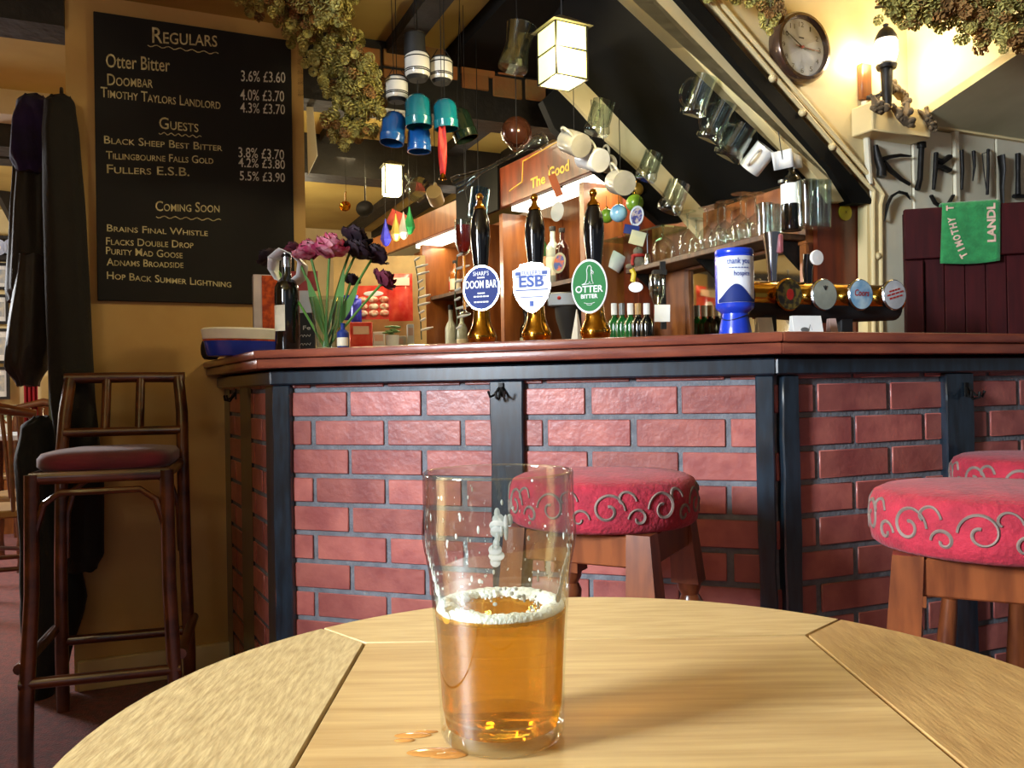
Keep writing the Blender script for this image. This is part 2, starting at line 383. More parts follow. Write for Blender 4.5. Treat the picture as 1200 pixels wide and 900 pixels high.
# joists of the ceiling, all running away from the bar
jo = [PZ(485, 24, CZ).dot(U), PZ(566, 142, CZ).dot(U), PZ(420, 285, CZ).dot(U), PZ(450, 240, CZ).dot(U), PZ(640, 150, CZ).dot(U)]
JS = [(PZ(486, 22, CZ).dot(U), 2.4, WV), (PZ(566, 142, CZ).dot(U), WV + .16, 4.4), (PZ(478, 247, CZ).dot(U), 4.6, 7), (PZ(410, 268, CZ).dot(U), 4.6, 7), (PZ(640, 150, CZ).dot(U), WV + .16, 4.4), (PZ(390, 150, CZ).dot(U), WV + .16, 4.4), (PZ(520, 246, CZ).dot(U), 4.6, 7)]
for i, (uu, v0, v1) in enumerate(JS): slab('trim_joist', BEAM, uu - .045, uu + .045, v0, v1, CZ - .05, CZ)
slab('trim_far_beam', BEAM, -.6, 2.6, 4.42, 4.6, 2.12, CZ)
# stairs over the bar: soffit, two stringers, and the wall that carries the clock
n1, n2 = PV(700, -68, SV + .03), PV(956, 206, SV + .03)
f1 = PV(560, -38, FV); f2 = PV(822, 243, FV)
struct('ceiling_stair', MB().prism([n1, n2, f2, f1], Vector((0, 0, .03))), BLACKP)
def pxprism(name, pts, v, d, m, parent=None, bevel=0):
    return struct(name, MB().prism([PV(x, y, v) for x, y in pts], V * d), m, parent, bevel=bevel)
pxprism('trim_stringer', [(700, -37), (797, 0 + 71 - 71), (973, 198), (1000, 236), (978, 236), (953, 203), (764, 0), (690, -80)], SV + .012, .04, CREAM)
pxprism('trim_black_stringer', [(720, -87), (818, 0), (1014, 224), (1024, 238), (998, 238), (973, 198), (797, 0), (720, -87 + 0)][:7], SV - .012, .05, BLACKP)
pxprism('wall_right', [(729, -120), (834, 0), (1030, 224), (1022, 237), (1016, 237), (1018, 620), (1560, 620), (1560, -120)], SV, .04, CREAM)
pp = MB()
for k in (0, 1):
    o = k * 11
    pp.tube([PV(774 + o - 2, -68, SV - .012), PV(1017 + o - 4, 212, SV - .012)] + [PV(1024 + o, 224 + 4 * k, SV - .012), PV(1023 + o * .8, 240, SV - .012), PV(1024 + o * .8, 420, SV - .012)], .0075, 8)
for x, y in ((905, 92), (940, 132), (975, 172), (1028, 300)): pp.ell(PV(x, y, SV - .012), .013, 8, 6)
tag(pp.build('cable_conduit', CREAM), 'pair of thin cream pipes running down along the stair edge beside clock', 'pipe')
pxprism('trim_far_stringer', [(668, 80), (685, 97), (760, 174), (817, 238), (850, 275), (828, 284), (778, 227), (750, 199), (712, 164), (677, 124), (655, 102)], FV, .03, CREAM)
pxprism('trim_far_black', [(655, 101), (677, 124), (712, 164), (750, 199), (778, 227), (800, 260), (775, 262), (745, 236), (700, 200), (650, 150), (636, 118)], FV + .02, .04, BLACKP)
# shelf wall (faces the bar) and its end panel
sw = slab('wall_shelf', ORANGEW, U0W, U0W + .05, SV + .066, 3.55, 0, 1.66)
pxprism('trim_end_panel', [(958, 200), (1003, 205), (1016, 240), (1016, 620), (958, 620)], SV + .045, .02, REDWOOD)
slab('trim_pillar', REDWOOD, PD(735, 300, 3.7).dot(U), PD(735, 300, 3.7).dot(U) + .11, 3.08, 3.2, 0, 2.2)
# recess over the tool wall: lit cheek, sloping ceiling, ledge
u1 = PV(1063, 60, SV).dot(U)
zl = PU(1085, 135, u1).z
struct('wall_cheek', MB().prism([W(u1, SV, zl - .02), W(u1, .9, zl - .02 + .27 * 1.2), W(u1, .9, CZ), W(u1, SV, CZ)], U * .03), CREAM)
struct('ceiling_slope', MB().prism([W(u1 + .0, SV, zl - .02), W(u1 + .0, .9, zl + .30), W(4.2, .9, zl + .30), W(4.2, SV, zl - .02)], Z * .03), GREYCEIL)
a = PV(1088, 137, SV); b = PV(1088, 152, SV)
struct('trim_ledge', MB().obox(W(u1 + .03, SV - .03, b.z), U * 1.6, V * .03, Z * (a.z - b.z)), CREAM, bevel=.004)
a, b, c = PV(1022, 118, SV - .09), PV(1090, 118, SV - .09), PV(1022, 152, SV - .09)
bx = MB().obox((a.x, a.y, c.z), U * (b - a).dot(U), V * .09, Z * (a.z - c.z))
struct('trim_box', bx, CREAM, bevel=.004)
tb = MB()
for i, (x0, x1, d) in enumerate([(1018, 1066, .008), (1067, 1112, .014), (1113, 1118, .024), (1119, 1164, .008), (1165, 1200, .012), (1201, 1250, .008), (1251, 1300, .013)]):
    a, b = PV(x0, 200, SV), PV(x1, 200, SV); zt = PV(x0, 151, SV).z
    tb.obox((a.x, a.y, .6), U * (b - a).dot(U), V * -d, Z * (zt - .6))
struct('wall_boards', tb, PALECREAM, bevel=.002)
mb = MB().tube([PV(1013, 119, SV - .012), PV(1016, 175, SV - .012), PV(1019, 216, SV - .012)], .011, 8)
tag(mb.build('white_pipe', PALECREAM), 'short upright white pipe between clock wall and tool boards', 'pipe')

# black trimmer of the stair opening on the ceiling
ut = PZ(567, 28, CZ - .06).dot(U)
slab('trim_stair_trimmer', BLACKP, ut, ut + .9, 2.3, WV - .002, CZ - .06, CZ)
# ================================================================== BAR COUNTER
ZT = ZC + .111; ZM = ZC + .089; ZB = ZC + .063; ZR1 = ZC + .057; ZR0 = ZC + .019
bA = PV(238, 426, WV); bB = PD(297, 412, 2.2); bC = PD(918, 388, 1.78)
dE = Vector((cos(radians(21)), sin(radians(21)), 0)); bE = bC + dE * 2.3
OUT = [Vector((p.x, p.y, 0)) for p in (bA, bB, bC, bE)]
def offset(pl, d):      # offset of the open outline to the staff side
    ns = []
    for i in range(len(pl) - 1):
        t = (pl[i + 1] - pl[i]).normalized(); ns.append(Vector((-t.y, t.x, 0)))
    o = [pl[0] + ns[0] * d]
    for i in range(1, len(pl) - 1):
        n = (ns[i - 1] + ns[i]).normalized(); o.append(pl[i] + n * (d / n.dot(ns[i])))
    o.append(pl[-1] + ns[-1] * d); return o
def ring(d0, d1, z0, z1, mb, mi=0):
    a, b = offset(OUT, d0), offset(OUT, d1)
    for i in range(3):
        q = [a[i], a[i + 1], b[i + 1], b[i]]
        mb.prism([Vector((p.x, p.y, z0)) for p in q], Z * (z1 - z0), mi)
    return mb
mid = (OUT[1] + OUT[2]) / 2
top = thing('bar_worktop', 'polished reddish wooden counter top on the brick bar, carrying the hand pumps', 'counter top', (mid.x, mid.y, ZB))
ring(0, .42, ZM, ZT, MB()).build('upper_board', MAHOG, top, world=True, bevel=.005, seg=2)
ring(.008, .40, ZB, ZM - .001, MB()).build('lower_moulding', MAHOG, top, world=True, bevel=.004, seg=2)
bar = thing('bar_counter', 'brick bar front with black timber posts and rail under wooden counter', 'bar', (mid.x, mid.y, 0))
ring(.045, .12, ZR0, ZR1, MB()).build('rail', BLACKWOOD, bar, world=True, bevel=.004)
ring(.10, .36, ZR1 + .0005, ZB - .0005, MB()).build('shadow_gap_batten', BLACKP, bar, world=True)  # recessed strip, coloured black for the shadow gap above the rail
FACE = offset(OUT, .075)
def panel(i, anchor, z_row1, name='brick_panel'):
    p0, p1 = FACE[i], FACE[i + 1]; t = (p1 - p0).normalized(); n = Vector((t.y, -t.x, 0)); Ln = (p1 - p0).length
    mb = MB(); m = .004
    mb.obox(p0 + n * -.03, t * Ln, n * .03, Z * (ZR0 + .02), 1)
    s_a = (anchor - p0).dot(t); P, H = .0755, .063; rr = random.Random(i)
    for r in range(-1, 14):
        zt = z_row1 - r * P; zb = max(zt - H, 0.0)
        if zt > ZR0 + .01: zt = ZR0 + .01
        if zt <= .01 or zt - zb < .01: continue
        ph = s_a + (.1065 if r % 2 else 0)
        k0 = int(math.floor((0 - ph) / .213)) - 1
        for k in range(k0, k0 + 16):
            a, b = ph + k * .213, ph + k * .213 + .20
            a, b = max(a, .002), min(b, Ln - .002)
            if b - a < .02: continue
            mb.obox(p0 + t * (a + rr.uniform(-.002, .002)) + n * 0 + Z * zb, t * (b - a), n * (.005 + rr.uniform(-.001, .001)), Z * (zt - zb), 0)
    return mb.build(name, [BRICK, MORTAR], bar, world=True, bevel=.0028)
def onface(i, px, py):
    p0, p1 = FACE[i], FACE[i + 1]; t = (p1 - p0).normalized(); return PN(px, py, p0, Vector((t.y, -t.x, 0)))
z1 = onface(1, 845, 451.7).z
panel(1, onface(1, 412, 465), z1)
panel(2, onface(2, 957, 465), z1)
panel(0, onface(0, 300, 465), z1)
def post(i, px0, px1, d=.022, name='timber_post', y=520):
    p0, p1 = FACE[i], FACE[i + 1]; t = (p1 - p0).normalized(); n = Vector((t.y, -t.x, 0))
    a = (onface(i, px0, y) - p0).dot(t); b = (onface(i, px1, y) - p0).dot(t)
    o = p0 + t * a; o.z = 0
    mb = MB(); k = 14
    for j in range(k):   # slightly uneven hewn edge
        z0 = (ZR0 - .0005) * j / k
    rr = random.Random(px0); xs = [(rr.uniform(-.002, .002), rr.uniform(-.002, .002)) for _ in range(k + 1)]
    vs = []
    for j in range(k + 1):
        z = (ZR0 - .0005) * j / k
        vs += [o + t * xs[j][0] - n * .02 + Z * z, o + t * (b - a + xs[j][1]) - n * .02 + Z * z, o + t * (b - a + xs[j][1]) + n * d + Z * z, o + t * xs[j][0] + n * d + Z * z]
    fs = [(0, 1, 2, 3), (4 * k + 3, 4 * k + 2, 4 * k + 1, 4 * k)]
    for j in range(k):
        for q in range(4): fs.append((4 * j + q, 4 * j + 4 + q, 4 * j + 4 + (q + 1) % 4, 4 * j + (q + 1) % 4))
    mb.add(vs, fs); return mb.build(name, BLACKWOOD, bar, world=True, bevel=.003)
post(1, 325, 345); post(0, 314, 323, .006); post(0, 284, 297, .006); post(0, 260, 272, .006)
post(1, 578, 617); post(1, 887, 908); post(2, 911, 931); post(2, 1102, 1134)
def hook(px, py, i):
    p0, p1 = FACE[i], FACE[i + 1]; t = (p1 - p0).normalized(); n = Vector((t.y, -t.x, 0)); c = onface(i, px, py) + n * .024
    mb = MB().obox(c - t * .006 - Z * .016, t * .012, n * .004, Z * .034)
    for s in (-1, 1):
        mb.tube([c + t * .003 * s + n * .004 + Z * .006, c + t * .012 * s + n * .016 - Z * .012, c + t * .018 * s + n * .030 - Z * .016, c + t * .021 * s + n * .034 - Z * .002], .0032, 6)
    mb.tube([c + n * .004, c + n * .02 - Z * .022, c + n * .036 - Z * .018, c + n * .038 - Z * .004], .0032, 6)
    return mb.build('coat_hook', IRON, bar, world=True)
hook(591, 457, 1); hook(1122, 457, 2); hook(286, 462, 0)

# ================================================================== WALL NOTICE
cb = thing('chalkboard', 'large black chalkboard listing beers and prices on the cream wall', 'chalkboard', PV(225, 355, WV))
pl = [PV(x, y, WV - .002) for x, y in ((109, 15), (340, 46.5), (345, 356), (115, 352.5))]
b0 = pl[0]; wB = (pl[1] - pl[0]).dot(U)
uo, zt, zb = pl[0].dot(U) * .5 + pl[3].dot(U) * .5, pl[0].z, pl[3].z
ur = .5 * (pl[1].dot(U) + pl[2].dot(U))
MB().obox(W(uo, WV - .018, zb), U * (ur - uo), V * .0175, Z * (zt - zb)).build('board', CHALKB, cb, world=True, bevel=.002)
YB = [('Regulars', 178.5, 50, 254.6, 54.8, 19), ('Otter Bitter', 124.3, 78.6, 199.2, 84, 16.5), ('Doombar', 125.8, 99.7, 179.2, 103, 14), ('Timothy Taylors Landlord', 118, 113.5, 258.4, 128, 12.5), ('Guests', 186.6, 150.4, 232.6, 155, 14),
      ('Black Sheep Best Bitter', 122, 168, 260.5, 177, 9.5), ('Tillingbourne Falls Gold', 124.3, 186, 250, 192, 9.5), ('Fullers E.S.B.', 125.3, 202.7, 222, 206.3, 10.5), ('Coming Soon', 182.3, 247, 257.3, 249, 12),
      ('Brains Final Whistle', 125.3, 271, 243.6, 276.6, 8.5), ('Flacks Double Drop', 124.3, 286.6, 226.7, 290.8, 9), ('Purity Mad Goose', 124.3, 297.7, 214, 302.6, 9), ('Adnams Broadside', 125, 311, 215, 314, 9), ('Hop Back Summer Lightning', 125.3, 326.7, 271, 336.8, 9)]
WB = [('3.6% £3.60', 282.6, 95, 334.4, 97, 13), ('4.0% £3.70', 281.6, 117, 333, 119, 13), ('4.3% £3.70', 281.6, 131.6, 334, 134, 12), ('3.8% £3.70', 279.5, 184, 333, 187, 12), ('4.2% £3.80', 279.5, 195.4, 334, 198, 11), ('5.5% £3.90', 281, 211, 334, 213.3, 11)]
def chalk(lines, m):
    mb = MB()
    for t, x0, y0, x1, y1, h in lines:
        a, b = PV(x0, y0, WV - .0187), PV(x1, y1, WV - .0187); c = PV(x0, y0 - h, WV - .0187)
        mb.text(t, (b - a).length, c.z - a.z, frame(a, b - a, Z), 0, 'LEFT', caps=(t != 'Otter Bitter'), bold=.006, shear=.0)
    return mb
mb = chalk(YB, CHALK)
for x0, y0, x1, y1 in ((173, 53, 256, 63), (186, 156, 236, 160.5), (183, 254, 259, 258)):
    n = 30; mb.tube([PV(x0 + (x1 - x0) * k / n, y0 + (y1 - y0) * k / n + 1.3 * sin(k * 1.25), WV - .0187) for k in range(n + 1)], .0017, 5)
mb.build('chalk_lettering', CHALK, cb, world=True)
chalk(WB, CHALKW).build('price_lettering', CHALKW, cb, world=True)
# ================================================================== ROUND TABLE
TZ = .78
tc_ = Vector((.055, .493)); TR = .309; hw = .1755
table = thing('round_table', 'small round oak table with jointed top standing in front of bar', 'table', (tc_.x, tc_.y, 0))
def seg_poly(a0, a1, n=20): return [Vector((TR * cos(a0 + (a1 - a0) * k / n), TR * sin(a0 + (a1 - a0) * k / n), 0)) for k in range(n + 1)]
g = .0014
MB().prism([Vector((x, y, TZ - .024)) for x, y in ((-hw + g, -hw + g), (hw - g, -hw + g), (hw - g, hw - g), (-hw + g, hw - g))], Z * .024).build('centre_panel', OAKC, table, bevel=.0004)
for k in range(4):
    c = k * pi / 2; d = .0022
    arc = seg_poly(c - pi / 4 + d / TR / 2, c + pi / 4 - d / TR / 2)
    M = Matrix.Rotation(c, 3, 'Z')
    inn = [M @ Vector((hw + g, hw - g * .3, 0)), M @ Vector((hw + g, -hw + g * .3, 0))]
    pl = [p + Z * (TZ - .024) for p in arc + inn]
    m = OAKY if k == 2 else OAKX if k in (1, 3) else pm('oak_side', (174, 138, 84), .5, c2=(146, 108, 60), vs=7, stretch=(22, 4, 5), detail=6, coat=0, bump=.08, bs=20, ramp=(.3, .75))
    MB().prism(pl, Z * .024).build('frame_segment', m, table, bevel=.0004)
MB().lathe([(.26, TZ - .05), (.285, TZ - .05), (.29, TZ - .0245), (.26, TZ - .0245)], 64).build('under_rim', OAKX, table)
MB().lathe([(.0, TZ - .03), (.14, TZ - .031), (.14, TZ - .045), (.035, TZ - .07), (.028, .5), (.045, .42), (.028, .34), (.03, .12), (.06, .08), (0, .07)], 32).build('column', IRON, table)
for k in range(3):
    a = radians(30 + 120 * k)
    MB().tube([Vector((cos(a) * r, sin(a) * r, z)) for r, z in ((.03, .12), (.1, .12), (.18, .07), (.23, .018))], [.022, .02, .018, .017], 10).build('foot', IRON, table)
GP = PD(589, 860, .487); gx, gy = GP.x, GP.y
sp = MB()
for px, py, rx, ry in ((484, 862, .011, .004), (474, 868, .006, .0025), (500, 858, .007, .002), (510, 882, .016, .006), (525, 885, .011, .005)):
    c = PZ(px, py, TZ); sp.ell((c.x, c.y, TZ + .0002), (rx, ry, .0009), 16, 8)
tag(sp.build('beer_spill', pm('spilt_beer', (178, 126, 66), .12, c2=(164, 110, 54), vs=30)), 'small amber splashes of spilt beer on oak table beside glass', 'spill', kind='stuff')

# ================================================================== PINT OF BEER
pint = thing('pint_glass', 'half-drunk pint of amber beer in a glass on the oak table', 'beer glass', (gx, gy, TZ + .0004))
outer = [(.0300, 0), (.0340, .0006), (.0354, .004), (.0357, .012), (.0366, .035), (.0381, .060), (.0397, .082), (.0408, .094), (.0424, .103), (.0440, .110), (.0447, .117), (.0444, .123), (.0437, .129), (.0436, .140), (.0437, .1505)]
inner = [(.0420, .1505), (.0421, .140), (.0422, .129), (.0428, .123), (.0430, .117), (.0424, .110), (.0408, .103), (.0392, .094), (.0381, .082), (.0365, .060), (.0350, .035), (.0340, .016), (.0322, .0085), (.02, .0072), (0.0004, .0068)]
rim = [(.0436, .1517), (.0429, .1522), (.0422, .1517)]
MB().lathe([(.0004, .0012)] + outer[:0] + [(.0290, .0010)] + outer + rim + inner, 96).build('glass_body', thin_glass('pint_glass_wall', (247, 250, 248), .3, .015, .008), pint, angle=60)
BL = .0735
def rin(z):
    for (r1, z1_), (r0, z0_) in zip(inner, inner[1:]):
        if z0_ <= z <= z1_: return r0 + (r1 - r0) * (z - z0_) / max(z1_ - z0_, 1e-6)
    return .035
bp = [(.0004, .0066), (.02, .0070), (.0324, .0083)] + [(rin(z) + .00025, z) for z in (.018, .026, .035, .047, .06, .068, BL)] + [(.02, BL - .0002), (.0004, BL - .0003)]
beer = MB().lathe(bp, 96).build('beer', real_glass('amber_beer', (.97, .62, .13, 1), 1.34, clear=(.94, .66, .21, 1)), pint, angle=50)
FOAM = pm('beer_foam', (252, 248, 240), .6, c2=(242, 236, 222), vs=160, bump=.4, bs=500)
fm = MB(); rr = random.Random(5); n = 120; R = rin(BL) - .0004
def foam(i, j):
    a = 2 * pi * i; lump = .5 + .5 * sin(3 * a + 1) * sin(5 * a) ; wid = .0072 + .006 * lump + .006 * max(0, sin(a)) + .0008 * sin(23 * a) + .0006 * sin(41 * a + 1)
    q = 2 * pi * j; rc = R - wid / 2; hh = .0030 + .0014 * lump
    return Vector(((rc + cos(q) * wid / 2) * cos(a), (rc + cos(q) * wid / 2) * sin(a), BL + .0005 + sin(q) * hh + .0003 * sin(37 * a + q * 3)))
fm.surf(foam, n, 12, 0, True, True)
for k in range(240):
    a = rr.uniform(0, 2 * pi); r = R * sqrt(rr.uniform(.25, .98)); s = rr.choice((.0005, .0007, .0010, .0014))
    fm.ell((r * cos(a), r * sin(a), BL + s * .4), (s, s, s * .7), 6, 4)
fm.build('foam', FOAM, beer)
lc = MB()
def lace(a0, z0, pts, w):   # dried foam on the inside of the glass
    for (da, dz, r) in pts:
        a = a0 + da; z = z0 + dz; R_ = rin(z) - .0003
        c = Vector((R_ * cos(a), R_ * sin(a), z)); M = Matrix.Translation(c) @ Matrix.Rotation(a, 4, 'Z')
        lc.ell((0, 0, 0), (.0003, r[0], r[1]), 10, 6, 0, M)
for k in range(9): lace(radians(-92 + k * .3), .108 + k * .0032, [(.012 * sin(k * 2.1), 0, (.0030 + .0016 * sin(k * 1.3), .0030))], 0)
lace(radians(-84), .126, [(0, 0, (.0014, .007)), (.05, .004, (.0018, .0032)), (-.06, -.002, (.0012, .003))], 0)
for k in range(12): lace(radians(-176 + k * 3.0), .112 - k * .0035, [(0, 0, (.0030 + .0012 * sin(k * 3), .0034))], 0)
for k in range(9): lace(radians(-18 - k * 1.6), .107 - k * .003, [(0, 0, (.0026 + .0012 * sin(k * 5), .0030))], 0)
for k in range(110):
    a = rr.uniform(-pi, 0) if k < 80 else rr.uniform(0, pi); z = rr.uniform(.08, .142); s = rr.choice((.0003, .0004, .0006, .0008)); lace(a, z, [(0, 0, (s, s * rr.uniform(1, 3)))], 0)
for k in range(26):
    a = rr.uniform(-pi, 0); z = rr.uniform(.078, .10); lace(a, z, [(0, 0, (rr.uniform(.0006, .0014), rr.uniform(.0006, .0014)))], 0)
LACEM = pm('dried_foam', (220, 218, 212), .7, c2=(200, 198, 194), vs=200)
lc.build('foam_lacing', LACEM, pint)

# ================================================================== BAR STOOLS
def stool(loc, rz, label, first=[None]):
    if first[0]: return dup(first[0], loc, rz, label)
    st = thing('bar_stool', label, 'stool', loc, rz, 'padded wooden bar stools at the bar')
    first[0] = st; H = .815; R = .178
    prof = [(0, H - .088), (R * .94, H - .088), (R * .985, H - .082), (R * 1.0, H - .066), (R * 1.005, H - .04), (R * .995, H - .022), (R * .96, H - .008), (R * .88, H - .001), (R * .5, H + .004), (0, H + .005)]
    seat = MB().lathe(prof, 72).build('seat', RED, st, angle=80)
    sc = MB()
    def curl(a0, z0, s, flip, turns=1.25):
        pts = []
        for k in range(34):
            t = k / 33; th = t * turns * 2 * pi; rad = s * (1 - .78 * t)
            x = (cos(th) * rad) * flip; z = sin(th) * rad
            a = a0 + x / R; zz = min(max(z0 + z, H - .084), H - .012)
            rr_ = R * 1.004 if zz < H - .03 else R * (1.0 - .0 * 1) 
            # follow the rounded side of the cushion
            for (r1, h1), (r2, h2) in zip(prof[1:], prof[2:]):
                if h1 <= zz <= h2: rr_ = r1 + (r2 - r1) * (zz - h1) / max(h2 - h1, 1e-6); break
            pts.append(Vector((cos(a) * rr_, sin(a) * rr_, zz)))
        sc.tube(pts, .0034, 5, flat=.6)
    for k in range(11):
        a = k * 2 * pi / 11
        curl(a, H - .045, .030, 1 if k % 2 else -1); curl(a + .30, H - .060, .018, -1 if k % 2 else 1, 1.0)
        curl(a + .16, H - .03, .022, 1, .6)
    sc.build('scroll_pattern', SCROLL, seat)
    wl_ = .125; 
    for i, (sx, sy) in enumerate(((-1, -1), (1, -1), (1, 1), (-1, 1))):
        tp = Vector((sx * .118, sy * .118, H - .088)); bt = Vector((sx * .165, sy * .165, 0)); d = (tp - bt)
        L_ = d.length; q = axis(d); 
        mb = MB(); X = Vector((1, 0, 0)); Y = Vector((0, 1, 0))
        def quad(f, h): 
            c = bt + d * f; return [c + X * (-h) + Y * (-h), c + X * h + Y * (-h), c + X * h + Y * h, c + X * (-h) + Y * h]
        zsq = .5 if i == 0 else .82
        a_, b_ = quad(zsq, .027), quad(1, .021)
        mb.add(a_ + b_, [(3, 2, 1, 0), (4, 5, 6, 7), (0, 1, 5, 4), (1, 2, 6, 5), (2, 3, 7, 6), (3, 0, 4, 7)])
        M = Matrix.Translation(bt) @ q.to_matrix().to_4x4()
        mb.lathe([(0, 0), (.016, .0), (.019, .06), (.016, .12), (.022, .2), (.024, .26), (.017, zsq * L_ - .12), (.016, zsq * L_ - .10), (.022, zsq * L_ - .092), (.016, zsq * L_ - .082), (.016, zsq * L_ - .07), (.024, zsq * L_ - .055), (.024, zsq * L_ - .04), (.017, zsq * L_ - .025), (.023, zsq * L_ - .012), (.024, zsq * L_ + .004)], 18, 0, M)
        mb.build('leg', STOOLW, st, angle=30)
    for k in range(4):
        M = Matrix.Rotation(k * pi / 2, 4, 'Z')
        MB().box((0, -.126, H - .118), (.205, .018, .056), 0, M).build('apron', STOOLW, st, bevel=.003)
        mb = MB(); f = .28 if k % 2 else .34; w = .165 - .047 * f / 1.0 * .8
        mb.tube([M @ Vector((x * w, -w, f * .73)) for x in (-1, -.6, -.2, 0, .2, .6, 1)], [.010, .012, .013, .016, .013, .012, .010], 10); mb.build('stretcher', STOOLW, st)
    return st
c1 = PD(706, 560, 1.60); c2 = PD(1166, 580, 1.29); c3 = PD(1222, 560, 1.82)
stool((c1.x, c1.y, 0), radians(-28), 'bar stool with red scroll patterned seat behind the pint glass')
stool((c2.x, c2.y, 0), radians(-27), 'bar stool with red scroll patterned seat cut off by picture edge')
stool((c3.x, c3.y, 0), radians(30), 'mostly hidden bar stool whose red seat edge shows behind another stool')

# high cane stool by the wall
hs_p = PD(132, 560, 2.47)
hs = thing('cane_bar_chair', 'tall dark cane bar chair with maroon cushion beside the cream wall', 'bar chair', (hs_p.x, hs_p.y, 0), radians(16))
SZ = .80; hwid = .168
def hp(x, y, z): return Vector((x, y, z))
cu = MB()
def cush(i, j):
    a = 2 * pi * i; e = .5; ca, sa = cos(a), sin(a)
    x = (abs(ca) ** e) * (1 if ca > 0 else -1) * .178; y = (abs(sa) ** e) * (1 if sa > 0 else -1) * .19
    zz = [(0, SZ - .026), (.93, SZ - .026), (1.0, SZ - .014), (1.0, SZ + .008), (.95, SZ + .02), (.6, SZ + .028), (0, SZ + .03)]
    k = j * 6; kk = min(int(k), 5); f = k - kk; s_ = zz[kk][0] * (1 - f) + zz[kk + 1][0] * f; z_ = zz[kk][1] * (1 - f) + zz[kk + 1][1] * f
    return Vector((x * max(s_, .001), y * max(s_, .001), z_))
cu.surf(cush, 48, 7, 0, True, False); cu.build('seat_cushion', MAROONC, hs, angle=60)
MB().tube([hp(x, y, SZ - .04) for x, y in ((-hwid, -.18), (hwid, -.18), (hwid, .18), (-hwid, .18))], .017, 10, closed=True).build('seat_rail', CANE, hs)
for sx in (-1, 1):
    MB().tube([hp(sx * .168, -.18, SZ - .03), hp(sx * .171, -.185, .45), hp(sx * .185, -.2, .16), hp(sx * .185, -.21, 0)], [.019, .019, .02, .019], 10).build('front_leg', CANE, hs)
    MB().tube([hp(sx * .16, .25, SZ + .235), hp(sx * .172, .225, SZ + .12), hp(sx * .175, .19, SZ), hp(sx * .18, .18, .45), hp(sx * .185, .20, .16), hp(sx * .185, .21, 0)], [.018, .019, .019, .019, .02, .019], 10).build('rear_leg', CANE, hs)
MB().tube([hp(-.178, .252, SZ + .235), hp(-.06, .262, SZ + .237), hp(.06, .262, SZ + .237), hp(.178, .252, SZ + .235)], .018, 10).build('top_rail', CANE, hs)
MB().tube([hp(-.17, .20, SZ + .065), hp(0, .212, SZ + .065), hp(.17, .20, SZ + .065)], .015, 10).build('lower_back_rail', CANE, hs)
for x in (-.055, .045): MB().tube([hp(x, .21, SZ + .065), hp(x, .259, SZ + .235)], .014, 10).build('spindle', CANE, hs)
for y in (-.2, .2): MB().tube([hp(-.2, y, .22), hp(.2, y, .22)], .015, 10).build('stretcher', CANE, hs)
for x in (-.2, .2): MB().tube([hp(x, -.2, .26), hp(x, .2, .26)], .015, 10).build('stretcher', CANE, hs)
for y in (-.185, .185):
    MB().tube([hp(-.165, y, .48), hp(-.16, y, .62), hp(-.14, y, .69), hp(-.1, y, .72), hp(.1, y, .72), hp(.14, y, .69), hp(.16, y, .62), hp(.165, y, .48)], .0095, 8).build('hoop_brace', CANE, hs)
# ================================================================== ON THE COUNTER
def onbar(px, D):  # point on the counter top at pixel column px and distance D
    p = PD(px, 400, D); return Vector((p.x, p.y, ZT + .0004))
AM = radians(-18.5)
# ---- hand pumps
def pump(px, D, tip_y, label):
    p = onbar(px, D); H = PD(px, tip_y, D).z - p.z; k = H / .42
    t = thing('hand_pump', label, 'beer pump', p, AM, 'hand pumps on the bar')
    MB().lathe([(0, 0), (.040, 0), (.041, .006), (.038, .012), (.036, .016), (.038, .022), (.041, .030), (.040, .038), (.034, .050), (.027, .066), (.024, .085), (.022, .108), (.0, .11)], 40).build('brass_base', BRASS, t)
    hs_ = (.375 - .10) * k
    MB().lathe([(.0, .10), (.017, .10), (.0175, .10 + .25 * hs_), (.0205, .10 + .45 * hs_), (.0265, .10 + .68 * hs_), (.0275, .10 + .78 * hs_), (.024, .10 + .90 * hs_), (.016, .10 + .98 * hs_), (.0, .10 + hs_)], 32).build('handle', BLACKG, t)
    z = .10 + hs_ - .003
    MB().lathe([(0, z), (.0175, z), (.0165, z + .006), (.010, z + .012), (.0075, z + .018), (.0065, z + .024), (.010, z + .030), (.0105, z + .036), (.007, z + .043), (.0, z + .046)], 24).build('brass_finial', BRASS, t)
    return t, p
def clip(t, p, px0, px1, py0, py1, shape, D):
    """badge standing in front of the handle; returns (part matrix, w, h)"""
    a = PD(px0, py0, D - .035); b = PD(px1, py1, D - .035)
    w, h = (b.x - a.x) / cos(AM) * .98, a.z - b.z; cx, cz = (a.x + b.x) / 2, (a.z + b.z) / 2
    R = Matrix.Rotation(-AM, 3, 'Z'); c = R @ (Vector((cx, (a.y + b.y) / 2, cz)) - p)
    return c, w, h
def outline(shape, w, h, n=56):
    if shape == 'oval': return [(cos(2 * pi * k / n) * w / 2, sin(2 * pi * k / n) * h / 2) for k in range(n)]
    pts = [(-.34, .40), (-.30, .46), (-.12, .485), (0, .5), (.12, .485), (.30, .46), (.34, .40), (.5, .34), (.49, .12), (.5, .02), (.49, -.08), (.42, -.22), (.3, -.35), (.16, -.45), (0, -.5), (-.16, -.45), (-.3, -.35), (-.42, -.22), (-.49, -.08), (-.5, .02), (-.49, .12), (-.5, .34)]
    return [(x * w, y * h) for x, y in pts]
